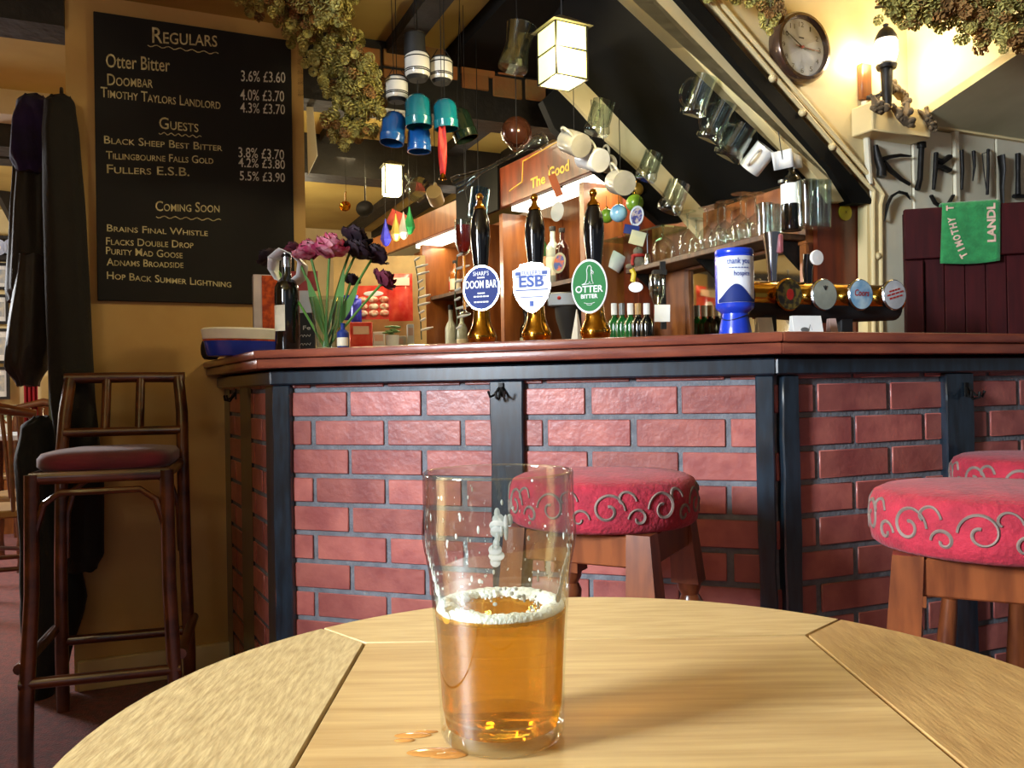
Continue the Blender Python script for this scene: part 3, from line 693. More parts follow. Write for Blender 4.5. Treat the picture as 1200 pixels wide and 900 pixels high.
def badge(t, c, w, h, shape, rimm, facem, name='pump_clip'):
    def disc(s, y0, d):
        return [Vector((c.x + x * s, c.y + y0, c.z + z * s)) for x, z in outline(shape, w, h)], Vector((0, d, 0))
    b = MB(); pl, d = disc(1, 0, .007); b.prism(pl, d); o = b.build(name, rimm, t, bevel=.001)
    b = MB(); pl, d = disc(.92, -.0008, .003); b.prism(pl, d); f = b.build('clip_face', facem, o)
    MB().box((c.x, c.y + .014, c.z), (.012, .02, .03)).build('bracket', BRASS, o)
    return o, frame((c.x, c.y - .0010, c.z), (1, 0, 0), (0, 0, 1))
t, p = pump(565, 2.33, 222, 'hand pump with round navy clip, the one closest to the flower vase')
c, w, h = clip(t, p, 541, 587, 311, 364, 'oval', 2.33); o, M = badge(t, c, w, h, 'oval', CHROME, NAVY)
tx = MB()
for s, y, ww, hh, kw in (("SHARP'S", .27, .42, .095, {}), ('DOOM BAR', 0.0, .84, .17, {'bold': .02})):
    tx.text(s, w * ww, h * hh, M @ Matrix.Translation((0, h * y, 0)), 0, **kw)
for y, ww in ((.21, .2), (-.13, .2), (-.20, .42), (-.32, .40)):   # small print, too small to read
    for k in range(5): tx.add([M @ Vector((w * ww * ((k + a) / 5 - .5), h * (y + b), .0005)) for a, b in ((.06, 0), (.86, 0), (.86, .03), (.06, .03))], [(0, 1, 2, 3)])
tx.build('clip_lettering', WHITE, o)
t, p = pump(629, 2.26, 227, 'hand pump with white and blue shield clip in the middle of three')
c, w, h = clip(t, p, 600, 646, 307, 367, 'shield', 2.26); o, M = badge(t, c, w, h, 'shield', CHROME, WHITE)
tx = MB(); tx.text('ESB', w * .66, h * .22, M @ Matrix.Translation((0, h * .02, 0)), 0, bold=.03); tx.text("FULLER'S", w * .5, h * .075, M @ Matrix.Translation((0, h * .25, 0)), 0, bold=.01);
for x0, x1, y0, y1 in ((-.40, .40, .205, .225), (-.43, .43, -.055, -.035), (-.30, .30, -.19, -.175), (-.42, -.28, .24, .31), (.28, .42, .24, .31), (-.05, .05, -.36, -.26)):
    tx.add([M @ Vector((x * w, y * h, .0005)) for x, y in ((x0, y0), (x1, y0), (x1, y1), (x0, y1))], [(0, 1, 2, 3)])
tx.build('clip_lettering', LABELB, o)
t, p = pump(698, 2.20, 222, 'hand pump with green oval clip showing a standing animal')
c, w, h = clip(t, p, 669, 712, 304, 367, 'oval', 2.20); o, M = badge(t, c, w, h, 'oval', WHITE, GREENP)
tx = MB(); tx.text('OTTER', w * .76, h * .125, M @ Matrix.Translation((0, -h * .11, 0)), 0, bold=.015); tx.text('BITTER', w * .46, h * .075, M @ Matrix.Translation((0, -h * .22, 0)), 0, bold=.02)
ot = [(-.20, .03), (-.10, .06), (-.055, .13), (-.05, .22), (-.06, .30), (-.02, .37), (.04, .38), (.075, .34), (.06, .29), (.075, .25), (.12, .22), (.13, .25), (.07, .30)]
ot2 = [(.06, .25), (.075, .17), (.085, .10), (.12, .045), (.03, .04), (.02, .09), (-.01, .045), (-.2, .03)]
for q in (ot, ot2): tx.tube([M @ Vector((x * w, y * h, .001)) for x, y in q], .0010, 5)
for y, ww in ((-.30, .3), (-.33, .16)): tx.tube([M @ Vector((x * w * ww, (y - .02 * (1 - x * x * 4)) * h, .001)) for x in (-.5, -.25, 0, .25, .5)], .0006, 5)
tx.build('clip_lettering', WHITE, o)

# ---- collecting pot
p = onbar(862, 2.06)
t = thing('collecting_pot', 'blue plastic charity collecting pot with white printed label on the bar', 'collecting box', p, radians(6))
MB().lathe([(0, 0), (.040, 0), (.041, .004), (.037, .03), (.0315, .055), (.031, .062), (.0, .063)], 40).build('foot', PBLUE, t)
MB().lathe([(0, .06), (.030, .060), (.036, .066), (.0445, .072), (.0465, .078), (.0465, .200), (.045, .203), (.0465, .206), (.0465, .214), (.044, .218), (0, .219)], 48).build('body', PBLUE, t)
lb = MB(); lb.lathe([(.0469, .086), (.0469, .198)], 30, a0=radians(-170), a1=radians(-35)); lab = lb.build('paper_label', pm('pot_label', (226, 232, 240), .35, vs=10), t)
def wrap(x, y): a = radians(-100) + x / .0471; return Vector((cos(a) * .0480, sin(a) * .0480, y))
tx = MB()
for s, x, z, ww, hh in (('thank you', .002, .179, .056, .014), ('hospice', .010, .150, .040, .012)):
    tx.text(s, ww, hh, Matrix.Translation((0, 0, 0)), 0, bold=.012, warp=lambda a, b, x=x, z=z: wrap(a + x, b + z))
for k in range(7): tx.add([wrap(-.022 + .0072 * k + a, .168 + b) for a, b in ((0, 0), (.0055, 0), (.0055, .0022), (0, .0022))], [(0, 1, 2, 3)])
tx.build('label_lettering', LABELB, lab)
wv = MB()
for k in range(28):
    a0, a1 = -.052 + k * .0037, -.052 + (k + 1) * .0037
    f = lambda a: .112 + .018 * sin((a + .03) * 62)
    wv.add([wrap(a0, .0865), wrap(a1, .0865), wrap(a1, f(a1)), wrap(a0, f(a0))], [(0, 1, 2, 3)])
wv.build('label_wave', NAVY, lab)
MB().tube([Vector((cos(a) * .034, sin(a) * .034, .050 - .006 * sin(a * 2))) for a in [k * 2 * pi / 24 for k in range(24)]], .0012, 5, closed=True).build('cord', BLACKM, t)

# ---- keg beer font
fa, fb = PD(880, 350, 2.18), PD(1046, 352, 2.36); fd = (fb - fa); fd.z = 0; fl = fd.length; fdn = fd.normalized()
fo = Vector((fa.x, fa.y, ZT + .0004)); frz = math.atan2(fdn.y, fdn.x)
font = thing('beer_font', 'brass keg beer font with four round lens badges along the bar', 'beer tap', fo, frz)
zc_ = PD(960, 351, 2.27).z - fo.z
MB().cyl((-.02, 0, zc_ + .004), (fl + .01, 0, zc_ + .004), .040, n=32).build('brass_tube', BRASS, font, bevel=.003)
MB().tube([(-.02, 0, zc_ - .018), (fl * .5, 0, zc_ - .03), (fl, 0, zc_ - .02)], .034, 20).build('drip_cover', BLACKM, font)
for x in (.045, .30): MB().box((x, 0, zc_ / 2 - .012), (.042, .042, zc_ - .024)).build('pillar', BLACKM, font, bevel=.003)
LM = [(pm('dark_crest_badge', (44, 38, 22), .35, c2=(120, 104, 40), vs=70, ramp=(.45, .6), coat=.4)), pm('pale_grey_badge', (160, 166, 152), .35, vs=20, coat=.4), pm('blue_white_badge', (92, 148, 190), .35, c2=(178, 206, 220), vs=30, coat=.4), pm('white_red_badge', (196, 200, 204), .35, vs=20, coat=.4)]
for i, (px, py, D) in enumerate(((920, 346, 2.17), (962, 346, 2.21), (1003, 346, 2.26), (1040, 346.5, 2.31))):
    q = PD(px, py, D); R = Matrix.Rotation(-frz, 3, 'Z'); c = R @ (q - fo); c.y = -.052; r = .0415
    M = Matrix.Translation(c) @ Matrix.Rotation(radians(90), 4, 'X') @ Matrix.Rotation(radians(0), 4, 'Y')
    dk = MB().lathe([(0, -.02), (r * .8, -.02), (r, -.004), (r * 1.02, .003), (r * .96, .007)], 40, 0, M, cap1=True).build('lens_rim', CHROME if i else BRASS, font)
    MB().lathe([(0, .0085), (r * .6, .0083), (r * .93, .0072)], 40, 0, M).build('lens_badge', LM[i], dk)
    if i == 0: MB().ell((0, 0, .0088), (r * .3, r * .36, .001), 8, 6, 0, M).build('red_crest', LABELR, dk)
    if i == 2: MB().text('Coors', r * 1.2, r * .42, M @ Matrix.Translation((0, -.004, .0088)), 0, bold=.02, shear=.2).build('badge_lettering', LABELR, dk)
    if i == 3:
        tx = MB(); Mr = M @ Matrix.Rotation(.25, 4, 'Z')
        for y, ww in ((.010, .5), (.001, .75), (-.009, .6)):
            for k in range(4): tx.add([Mr @ Vector((r * ww * 2 * ((k + a) / 4 - .5), y + b, .0092)) for a, b in ((.06, 0), (.9, 0), (.9, .0045), (.06, .0045))], [(0, 1, 2, 3)])
        tx.build('badge_lettering', LABELR, dk)
    if i == 1:
        tx = MB(); 
        for a in (-.5, 0, .5): tx.tube([M @ Vector((0, .012, .009)), M @ Vector((sin(a) * .012, .012 + cos(a) * .012, .009))], .0012, 5)
        tx.build('badge_emblem', BLACKM, dk)
R = Matrix.Rotation(-frz, 3, 'Z')
c = R @ (PD(919, 345, 2.17) - fo); tpz = PD(917, 270, 2.17).z - fo.z
MB().lathe([(0, zc_ + .03), (.010, zc_ + .03), (.013, zc_ + .09), (.023, tpz), (.0, tpz + .002)], 20, 0, Matrix.Translation((c.x - .004, 0, 0))).build('silver_tap_handle', CHROME, font)
MB().box((c.x + .009, -.016, tpz - .03), (.014, .016, .05)).build('red_handle_panel', pm('dull_pink_plastic', (168, 96, 100), .4), font, bevel=.003)
c = R @ (PD(960, 345, 2.21) - fo); t2 = PD(961, 300, 2.21).z - fo.z
MB().tube([(c.x, 0, zc_ + .03), (c.x, 0, t2 - .03), (c.x + .002, -.005, t2 + .01)], [.011, .013, .016], 14).build('black_tap_handle', BLACKG, font)
M = Matrix.Translation((c.x + .006, -.03, t2 - .002)) @ Matrix.Rotation(radians(90), 4, 'X')
MB().lathe([(0, -.006), (.019, -.006), (.0205, 0), (.019, .003), (0, .004)], 28, 0, M).build('white_tap_badge', WHITE, font)

# ---- cards
def card(px0, px1, py0, D, label, m=WHITE, cat='card', tilt=.25, rz=radians(12)):
    a, b = PD(px0, py0, D), PD(px1, py0, D); w = (b.x - a.x); p = onbar((px0 + px1) / 2, D); h = a.z - p.z
    t = thing('price_card', label, cat, p, rz); M = Matrix.Rotation(-tilt, 4, 'X')
    MB().box((0, 0, h / 2), (w, .002, h), 0, M).build('card_face', m, t); MB().box((0, .03, h * .45), (w, .002, h * .9), 0, Matrix.Rotation(tilt * .6, 4, 'X')).build('card_back', m, t)
    return t, w, h, M
t, w, h, M = card(930, 968, 369, 2.08, 'white folded card with grey sketch standing below the beer font')
mb = MB(); mb.ell((-.01, -.0016, h * .36), (.012, .0005, .007), 10, 6, 0, M); mb.tube([M @ Vector((.0, -.0016, h * .36)), M @ Vector((.006, -.0016, h * .6)), M @ Vector((.008, -.0016, h * .35))], .001, 4); mb.build('sketch', GREYM, t)
card(890, 909, 371, 2.12, 'small cream card standing behind the blue collecting pot', LABELW)
t, w, h, M = card(975, 984, 372, 2.16, 'narrow pinkish card beside the white folded card', pm('pinkish_card', (190, 160, 150), .6))

# ---- wine bottle with paper collar
def bottle_prof(r, H, neck=.30):
    return [(0, 0), (r * .92, 0), (r, .004), (r, H * (.62)), (r * .97, H * .66), (r * .72, H * .72), (r * .42, H * .76), (r * .37, H * .8), (r * .36, H * .955), (r * .42, H * .96), (r * .42, H * .99), (r * .36, H), (0, H)]
p = onbar(337, 2.40)
t = thing('wine_bottle', 'dark wine bottle wearing a folded white paper collar beside flower vase', 'bottle', p, radians(-10))
r = .0345; H = .285
MB().lathe(bottle_prof(r, H), 36).build('bottle_body', DBOTTLE, t)
MB().lathe([(r * 1.012, .062), (r * 1.012, .135)], 24, a0=radians(-195), a1=radians(-75)).build('cream_label', LABELW, t)
MB().lathe([(.0135, H * .86), (.0142, H * .86), (.0142, H + .001), (0, H + .002)], 20).build('foil_capsule', CHROME, t)
pc = MB(); lp = [(-.034, -.03, .265), (-.045, -.012, .235), (-.030, 0, .205), (.004, .004, .195), (.036, .0, .215), (.046, -.012, .25), (.030, -.03, .272), (0, -.034, .288)]
def collar(i, j):
    k = i * 8; a = int(k) % 8; b = (a + 1) % 8; f = k - int(k); P = Vector(lp[a]).lerp(Vector(lp[b]), f)
    return P + Vector((.004, .012, .003)) + Vector((.010, .05, -.006)) * (j - .5)
pc.surf(collar, 25, 3); pc.build('paper_collar', WHITE, t, solid=.0012, angle=20)

# ---- tray, leaflet stand, menu board at the end of the counter
p = onbar(292, 2.58)
t = thing('oval_tray', 'oval blue and white tin tray at the wall end of the counter', 'tray', p, radians(50))
el = dict(sx=1.55, sy=.85)
MB().lathe([(0, 0), (.085, 0), (.088, .004), (.094, .044), (0, .044)], 48, **el).build('blue_band', PBLUE, t)
MB().lathe([(.0, .0445), (.0945, .0445), (.0955, .049), (0, .0495)], 48, **el).build('orange_stripe', ORANGE, t)
MB().lathe([(0, .05), (.0955, .05), (.099, .078), (.094, .083), (.086, .078), (0, .066)], 48, **el).build('white_band', WHITE, t)
p = PD(247, 420, 2.80)
t = MB().surf(lambda i, j: Vector((.032 * cos(2 * pi * i) * sin(pi * j) ** .5, .05 * sin(2 * pi * i) * sin(pi * j) ** .5, .036 - .036 * cos(pi * j) + .004 * sin(6 * pi * i) * sin(pi * j))), 24, 9, 0, True).build('cloth_bundle', pm('dark_navy_cloth', (20, 20, 34), .85), None, (p.x, p.y, ZT + .0006), (0, 0, .3))
tag(t, 'dark bundled cloth at the wall end of the counter beside tray', 'cloth')
p = onbar(318, 2.74)
t = thing('leaflet_box', 'white leaflet box with an orange printed front behind the wine bottle', 'leaflet box', p, radians(20))
hh = PD(318, 322, 2.74).z - p.z
MB().box((0, .03, hh / 2), (.108, .06, hh)).build('box', pm('lilac_white_card', (214, 206, 224), .6), t, bevel=.001)
MB().box((.013, -.0008, hh / 2), (.080, .0015, hh - .006)).build('printed_front', ORANGE, t)
p = onbar(357, 2.62)
t = thing('menu_sign', 'small black chalk sign with red and white top behind vase', 'sign', p, radians(2))
hh = PD(357, 318, 2.62).z - p.z; w = .066
MB().box((0, 0, hh * .32), (w, .012, hh * .64)).build('chalk_panel', CHALKB, t)
MB().box((0, 0, hh * .5 + hh * .14 + hh * .0), (w, .013, hh * .26)).build('white_panel', pm('grey_white_card', (190, 198, 204), .6), t)
MB().box((-.006, 0, hh * .885), (w * 1.5, .013, hh * .23)).build('red_panel', pm('dull_red_card', (150, 40, 34), .6), t)
tx = MB()
tx.text('- Fe', w * .6, .013, frame((0, -.0066, hh * .31), (1, 0, 0), (0, 0, 1)), 0)
for z in (.24, .14): tx.tube([Vector((w * (-.3 + .05 * k), -.0066, hh * z + .004 * sin(k * 2.2))) for k in range(13)], .0007, 4)
tx.build('chalk_lettering', CHALKW, t)

# ---- vase of flowers
p = onbar(384, 2.36)
vase = thing('flower_vase', 'tapered clear glass vase holding tulip stems on the bar', 'vase', p)
hv = .152
MB().lathe([(0, 0), (.030, 0), (.031, .004), (.034, .05), (.042, .11), (.050, hv), (.048, hv), (.040, .11), (.032, .05), (.028, .012), (0, .010)], 40).build('vase_glass', GLASSB, vase)
def flower(px, py, D, kind, label, r=.03, bend=0):
    c = PD(px, py, D); base = p + Vector((random.uniform(-.012, .012), random.uniform(-.01, .01), .014))
    f = thing('tulip', label, 'flower', base, 0, 'tulips in the vase'); q = c - base
    midp = Vector((q.x * .35 + bend, q.y * .4, q.z * .55))
    pts = [Vector((0, 0, 0)).lerp(midp, k / 8).lerp(midp.lerp(q, k / 8), k / 8) for k in range(9)]
    MB().tube(pts, [.0036] * 9, 7).build('stem', STEM, f)
    pm_ = {'pink': PINK, 'burg': BURG, 'purple': PURP}[kind]; rr = random.Random(px)
    ax = (q - pts[-2]).normalized(); Mq = Matrix.Translation(q) @ axis(ax, rr.random()).to_matrix().to_4x4(); pt = MB()
    for ringi, (nn, op, sz) in enumerate(((5, .25, .8), (7, .62, 1.0), (8, 1.0, 1.08))):
        for k in range(nn):
            a = 2 * pi * k / nn + ringi * .4 + rr.uniform(-.15, .15); s = r * sz * rr.uniform(.85, 1.1)
            def petal(i, j, a=a, op=op, s=s):
                t_ = j; wdt = s * .55 * sin(pi * min(1, .12 + t_ * .86)) ** .7; x = (i - .5) * 2 * wdt
                rad = s * (.12 + op * sin(t_ * 1.5) * .85); z = s * (-.45 + 1.25 * t_ * (1.15 - op * .75)) + .08 * s * sin(i * 9 + t_ * 7)
                rad -= .35 * x * x / s
                return Mq @ Vector((cos(a) * rad - sin(a) * x, sin(a) * rad + cos(a) * x, z))
            pt.surf(petal, 5, 6)
    pt.build('petals', pm_, f, angle=90)
    return f, q, pts
flower(387, 289, 2.33, 'pink', 'large open pink tulip with pale edges at the middle of vase', .058)
flower(362, 293, 2.36, 'pink', 'bright pink tulip standing above the wine bottle collar', .048)
flower(343, 291, 2.40, 'burg', 'small burgundy and white tulip closest to chalkboard', .028)
flower(418, 276, 2.40, 'purple', 'dark purple tulip leaning to top of bunch over snack bags', .044)
flower(440, 297, 2.42, 'purple', 'dark purple drooping tulip stretching farthest toward the pumps', .044, .02)
flower(420, 292, 2.38, 'purple', 'dark purple tulip between the pink blooms and the pumps', .046)
flower(452, 327, 2.40, 'burg', 'burgundy tulip hanging low in front of snack packets', .040, .03)
flower(313, 300, 2.46, 'purple', 'dark tulip drooping over the orange leaflet box', .032, -.02)
flower(412, 327, 2.42, 'purple', 'dark purple tulip hanging low behind the green stems', .028, .015)
lf = MB()
for (x, z, a, l) in ((.012, .04, .2, .20), (-.012, .05, -.25, .17), (.02, .06, .5, .15)):
    def leaf(i, j, x=x, z=z, a=a, l=l):
        wv_ = .013 * sin(pi * min(1, .08 + j * .92)); return Vector((x + sin(a) * l * j + (i - .5) * 2 * wv_, .012 - .02 * j, z + cos(a) * l * j))
    lf.surf(leaf, 4, 10)
lf.build('leaves', STEM, vase)
p = onbar(402, 2.30)
t = thing('small_bottle', 'small dark blue bottle with white label standing between vase and red box', 'bottle', p)
MB().lathe(bottle_prof(.016, .075), 24).build('bottle_body', NAVY, t); MB().lathe([(.0163, .012), (.0163, .035)], 20, a0=radians(-170), a1=radians(-20)).build('white_label', LABELW, t)
# ================================================================== LANTERNS
def lantern(c, s, h, rz, label, power, name='hanging_lantern', col=(254, 250, 150), e=1.2, cord=True):
    t = thing(name, label, 'lantern', c, rz)
    pn = MB(); k = .93
    for a in range(4):
        M = Matrix.Rotation(a * pi / 2, 4, 'Z')
        pn.box((0, -s / 2, 0), (s * k, .002, h), 0, M)
    pn.box((0, 0, -h / 2), (s * k, s * k, .002)); glow = em(name + '_pane', col, e)
    pn.build('lit_panes', glow, t)
    fr = MB(); w = s * .05
    for sx in (-1, 1):
        for sy in (-1, 1): fr.box((sx * s / 2, sy * s / 2, 0), (w, w, h * 1.02))
    for z in (-h / 2, h * .03, h / 2):
        for a in range(4): fr.box((0, -s / 2, z), (s, w, w * .9), 0, Matrix.Rotation(a * pi / 2, 4, 'Z'))
    fr.build('frame', IRON, t)
    MB().box((0, 0, h * .5 + s * .17), (s * 1.3, s * 1.3, s * .34), 0, taper=.25).build('roof', pm(name + '_roof', (70, 66, 44), .6), t)
    if cord: MB().cyl((0, 0, h * .5 + s * .3), (0, 0, CZ - c.z), .0025, n=6).build('cord', BLACKM, t)
    pl = point(name + '_bulb', Vector(c) - Z * (h / 2 + .03), power, WARM, .04)
    pl2 = point(name + '_glow', Vector(c) + Vector((0, -s * .9, 0)), power * .5, WARM, .05)
    return t
lantern(PD(659, 66, 2.55), .108, .160, radians(28), 'glowing yellow paned lantern hanging from stair ceiling over the bar', 15)
lantern(PD(459.5, 212, 4.25), .085, .143, radians(20), 'small glowing white lantern hanging in the far part of bar', 14, 'small_lantern', (255, 250, 200), 3.0)

# ================================================================== MUGS AND GLASSES HANGING OVER THE BAR
def zsoff(p):  # height of the stair soffit over a point
    n = (n2 - n1).cross(f2 - n1); return n1.z - ((p.x - n1.x) * n.x + (p.y - n1.y) * n.y) / n.z
def hook_up(t, c, z_to, r=.0015, q=None):
    L = max(z_to - c.z, .02); b = Vector((0, 0, 0)); e = Vector((0, 0, L))
    if q is not None: e = q.inverted() @ e
    MB().cyl(b, e, r, n=6).build('wire', IRON, t)
def handle_tube(r, h, w=.03, rad=.005, n=12):
    return [Vector((r * .96 + w * sin(pi * k / n), 0, h * (.5 - .33 * cos(pi * k / n)))) for k in range(n + 1)]
def mug(px, py, D, ax, r, h, m, label, name='hanging_mug', cat='mug', roll=0, prof=None, glass=False, top=None, group=None, hr=.005, handle=True):
    ax = Vector(ax).normalized(); q = axis(ax, roll)
    if D == 'far': D = PV(px, py, FV).y - .30; kk = D / 2.48; r *= kk; h *= kk; prof = [(a * kk, b * kk) for a, b in prof]; top = PD(px, py, D).z + h * .62
    if D is None:
        n_ = (n2 - n1).cross(f2 - n1); D = PN(px, py, n1, n_).y * .955; kk = D / 2.48; r *= kk; h *= kk
        if prof: prof = [(a * kk, b * kk) for a, b in prof]
    c = PD(px, py, D)
    t = thing(name, label, cat, c, q=q, group=group)
    prof = prof or [(0, 0), (r * .96, 0), (r, .004), (r, h), (r * .93, h), (r * .92, .008), (0, .007)]
    prof = [(a, z - h / 2) for a, z in prof]
    MB().lathe(prof, 32).build('body', m, t)
    if handle: MB().tube([v - Vector((0, 0, h / 2)) for v in handle_tube(r, h, r * .75)], hr, 8).build('handle', m, t)
    zt_ = top if top is not None else min(zsoff(c) + .004, CZ)
    if zt_ > c.z + .01: hook_up(t, c, zt_, q=q)
    return t
def tankprof(r, h): return [(0, .006), (r * 1.05, .0), (r * 1.16, .010), (r * 1.08, .022), (r, .030), (r * 1.02, h * .5), (r * .98, h * .75), (r * .98, h), (r * .90, h), (r * .90, .03), (0, .018)]
GT = 'glass tankards hanging under the stairs'
mug(819, 112, None, (.30, -.25, .9), .036, .118, GLASSB, 'dimpled glass tankard hanging highest in the row of three', 'glass_tankard', 'tankard', radians(150), tankprof(.036, .118), group=GT)
mug(840, 142, None, (.42, -.25, .88), .036, .118, GLASSB, 'dimpled glass tankard hanging in the middle of the row of three', 'glass_tankard', 'tankard', radians(150), tankprof(.036, .118), group=GT)
mug(862, 166, None, (.50, -.25, .85), .040, .105, GLASSB, 'wide glass tankard hanging lowest of three next to white mug', 'glass_tankard', 'tankard', radians(150), tankprof(.040, .105), group=GT)
mug(888, 186, None, (.55, -.45, .70), .034, .080, WHITEG, 'plain white mug hanging on its side under the stair edge', roll=radians(190))
mug(703, 138, 'far', (.25, -.05, .95), .034, .098, GLASSB, 'clear glass tankard hanging above the cluster of grey mugs', 'glass_tankard', 'tankard', radians(20), tankprof(.034, .098), group=GT)
mug(761, 195, 'far', (.34, -.05, .9), .029, .082, GLASSB, 'small clear glass jug hanging on the pale stair board', 'glass_jug', 'jug', radians(0), tankprof(.029, .082))
mug(790, 231, 'far', (.36, -.05, .9), .034, .090, GLASSB, 'wide clear glass jug hanging lowest above the shelf of glasses', 'glass_jug', 'jug', radians(0), tankprof(.034, .09))
mug(606, 56, 2.72, (.22, -.0, .95), .052, .145, GLASSB, 'large clear glass vase hanging beside the yellow lantern', 'glass_vase', 'vase', 0, [(0, 0), (.048, 0), (.05, .01), (.044, .05), (.040, .08), (.05, .145), (.047, .145), (.037, .08), (.04, .05), (.045, .012), (0, .01)], handle=False)
mug(673, 168, 2.92, (-.42, .80, .42), .042, .10, GREYG, 'grey mug hanging highest in the cluster with its base facing out', roll=radians(40), top=2.02, group='grey mugs over the bar')
mug(694, 186, 2.98, (-.50, .75, .35), .042, .10, WHITEG, 'square white mug in the middle of the mug cluster', roll=radians(60), top=2.0, group='grey mugs over the bar')
mug(727, 214, 2.94, (-.2, .93, .28), .043, .09, GREYG, 'grey mug hanging lowest in the cluster with round base facing out', roll=radians(60), top=1.95, group='grey mugs over the bar')
mug(708, 190, 3.02, (-.3, .85, .4), .034, .08, GREYG, 'small grey mug tucked behind the square white mug', roll=radians(90), top=1.98, group='grey mugs over the bar')
mug(510, 230, 3.3, (.1, .93, -.3), .031, .07, pm('cream_glaze', (206, 176, 120), .3), 'cream jug hanging with its round base facing out under brass bell', roll=radians(90), top=2.12)
mug(722, 307, 3.75, (-.45, .1, -.7), .040, .075, WHITEG, 'white cup hanging on its side below the glass shelf', 'hanging_cup', 'cup', radians(180), top=1.66)
# two notes
def note(px, py, D, w, h, label, m=WHITE, rz=0, tilt=0, name='paper_note', cat='note', top=None):
    c = PD(px, py, D); t = thing(name, label, cat, c, rz, rot=(radians(8), tilt, rz))
    mb = MB(); mb.surf(lambda i, j: Vector(((i - .5) * w, .006 * sin(i * 5), (j - .5) * h)), 8, 3); mb.build('sheet', m, t, solid=.0012)
    tx = MB()
    for k in range(3): tx.box((0, -.004 + .0, h * (.2 - .2 * k)), (w * .5, .0008, .0015))
    if top: hook_up(t, c, top)
    return t
ND = PN(917, 187, n1, (n2 - n1).cross(f2 - n1)).y * .96
t = note(917, 187, ND, .062, .058, 'white folded paper hanging beside the plain white mug', rz=radians(-8), tilt=-.15)
mb = MB().surf(lambda i, j: Vector((.03 + .035 * i, .03 * i + .0, -.035 + (j - .0) * .055 * (1 - .35 * i) - .0)), 5, 3); mb.build('folded_flap', pm('shaded_paper', (206, 206, 200), .6), t, solid=.0012)
hook_up(t, PD(917, 187, ND), zsoff(PD(917, 187, ND)))

# cluster of blue mugs and lidded jars over the counter
BG = 'blue glazed mugs hanging in the cluster'
def bell(px, py, D, r, h, m, label, ax=(0, 0, -1), lip=True):
    ax = Vector(ax).normalized(); q = axis(ax); c = PD(px, py, D)
    t = thing('glazed_mug', label, 'mug', c, q=q, group=BG)
    pr = [(0, -h / 2), (r * .35, -h / 2), (r * .62, -h * .46), (r * .88, -h * .34), (r * .96, -h * .2), (r * .98, h * .22), (r * 1.02, h * .24), (r * 1.02, h * .28), (r, h * .3), (r, h / 2), (r * .92, h / 2), (r * .9, -h * .2), (0, -h * .4)]
    MB().lathe(pr, 32).build('body', m, t)
    MB().lathe([(0, h * .1), (r * .86, h * .1)], 24).build('dark_inside', BLACKM, t)
    e = q.inverted() @ Vector((0, 0, CZ - c.z)); MB().cyl((0, 0, -h * .4), e, .0014, n=6).build('wire', IRON, t)
    return t
bell(490, 130, 2.75, .044, .105, TEAL, 'teal mug hanging upside down in the middle of blue cluster', (.03, .0, -1))
bell(522, 134, 2.75, .040, .098, TEAL, 'teal mug hanging upside down beside the red ribbon', (.06, 0, -1))
bell(461, 150, 2.78, .041, .105, BLUEG, 'blue mug hanging tilted next to the dried hops', (-.12, -.1, -1))
bell(541, 146, 2.9, .042, .11, DGREEN, 'dark green mug hanging tilted behind the teal mugs', (.35, 0, -1))
t = bell(491, 163, 2.82, .040, .085, pm('bright_blue_glaze', (30, 108, 196), .2, coat=.5), 'bright blue mug hanging lowest in the cluster', (0, 0, -1))
JG = 'white banded jars hanging over the counter'
def jar(px, py, D, r, h, label):
    c = PD(px, py, D); t = thing('hanging_jar', label, 'jar', c, group=JG)
    MB().lathe([(0, -h * .38), (r * .9, -h * .38), (r, -h * .3), (r, h * .28), (r * .86, h * .36), (0, h * .36)], 32).build('body', WHITEG, t)
    for z in (-h * .18, -h * .24, h * .22): MB().lathe([(r * 1.005, z - .002), (r * 1.03, z), (r * 1.005, z + .002)], 32).build('band', IRON, t)
    MB().lathe([(0, h * .36), (r * .85, h * .36), (r * .85, h * .42), (r * .3, h * .5), (0, h * .5)], 24).build('lid', BLACKM, t)
    MB().lathe([(0, -h * .5), (r * .7, -h * .5), (r * .88, -h * .39), (0, -h * .385)], 24).build('dark_base', BLACKM, t)
    MB().cyl((0, 0, h * .45), (0, 0, CZ - c.z), .0014, n=6).build('wire', IRON, t)
    for s in (-1, 1): MB().tube([(s * r * 1.02, 0, -h * .3), (s * r * 1.02, 0, h * .3), (s * r * .3, 0, h * .75)], .0014, 5).build('wire_strap', IRON, t)
jar(489, 77, 2.75, .041, .098, 'white banded jar in the middle of the hanging jars')
jar(517, 82, 2.8, .038, .092, 'white banded jar hanging closest to the yellow lantern')
jar(465, 104, 2.78, .037, .090, 'white banded jar hanging lower next to the dried hops')
c = PD(486, 52, 2.75); t = thing('dark_jar', 'dark squat jar hanging at the top of the jar cluster', 'jar', c)
MB().lathe([(0, -.04), (.034, -.04), (.036, -.03), (.034, .03), (0, .034)], 24).build('body', BLACKM, t); MB().cyl((0, 0, .03), (0, 0, CZ - c.z), .0014, n=6).build('wire', IRON, t)
mb = MB().tube([(.036 * cos(a), .036 * sin(a), .032) for a in [k * .4 for k in range(16)]], .0015, 5, closed=True); mb.build('wire_ring', IRON, t)
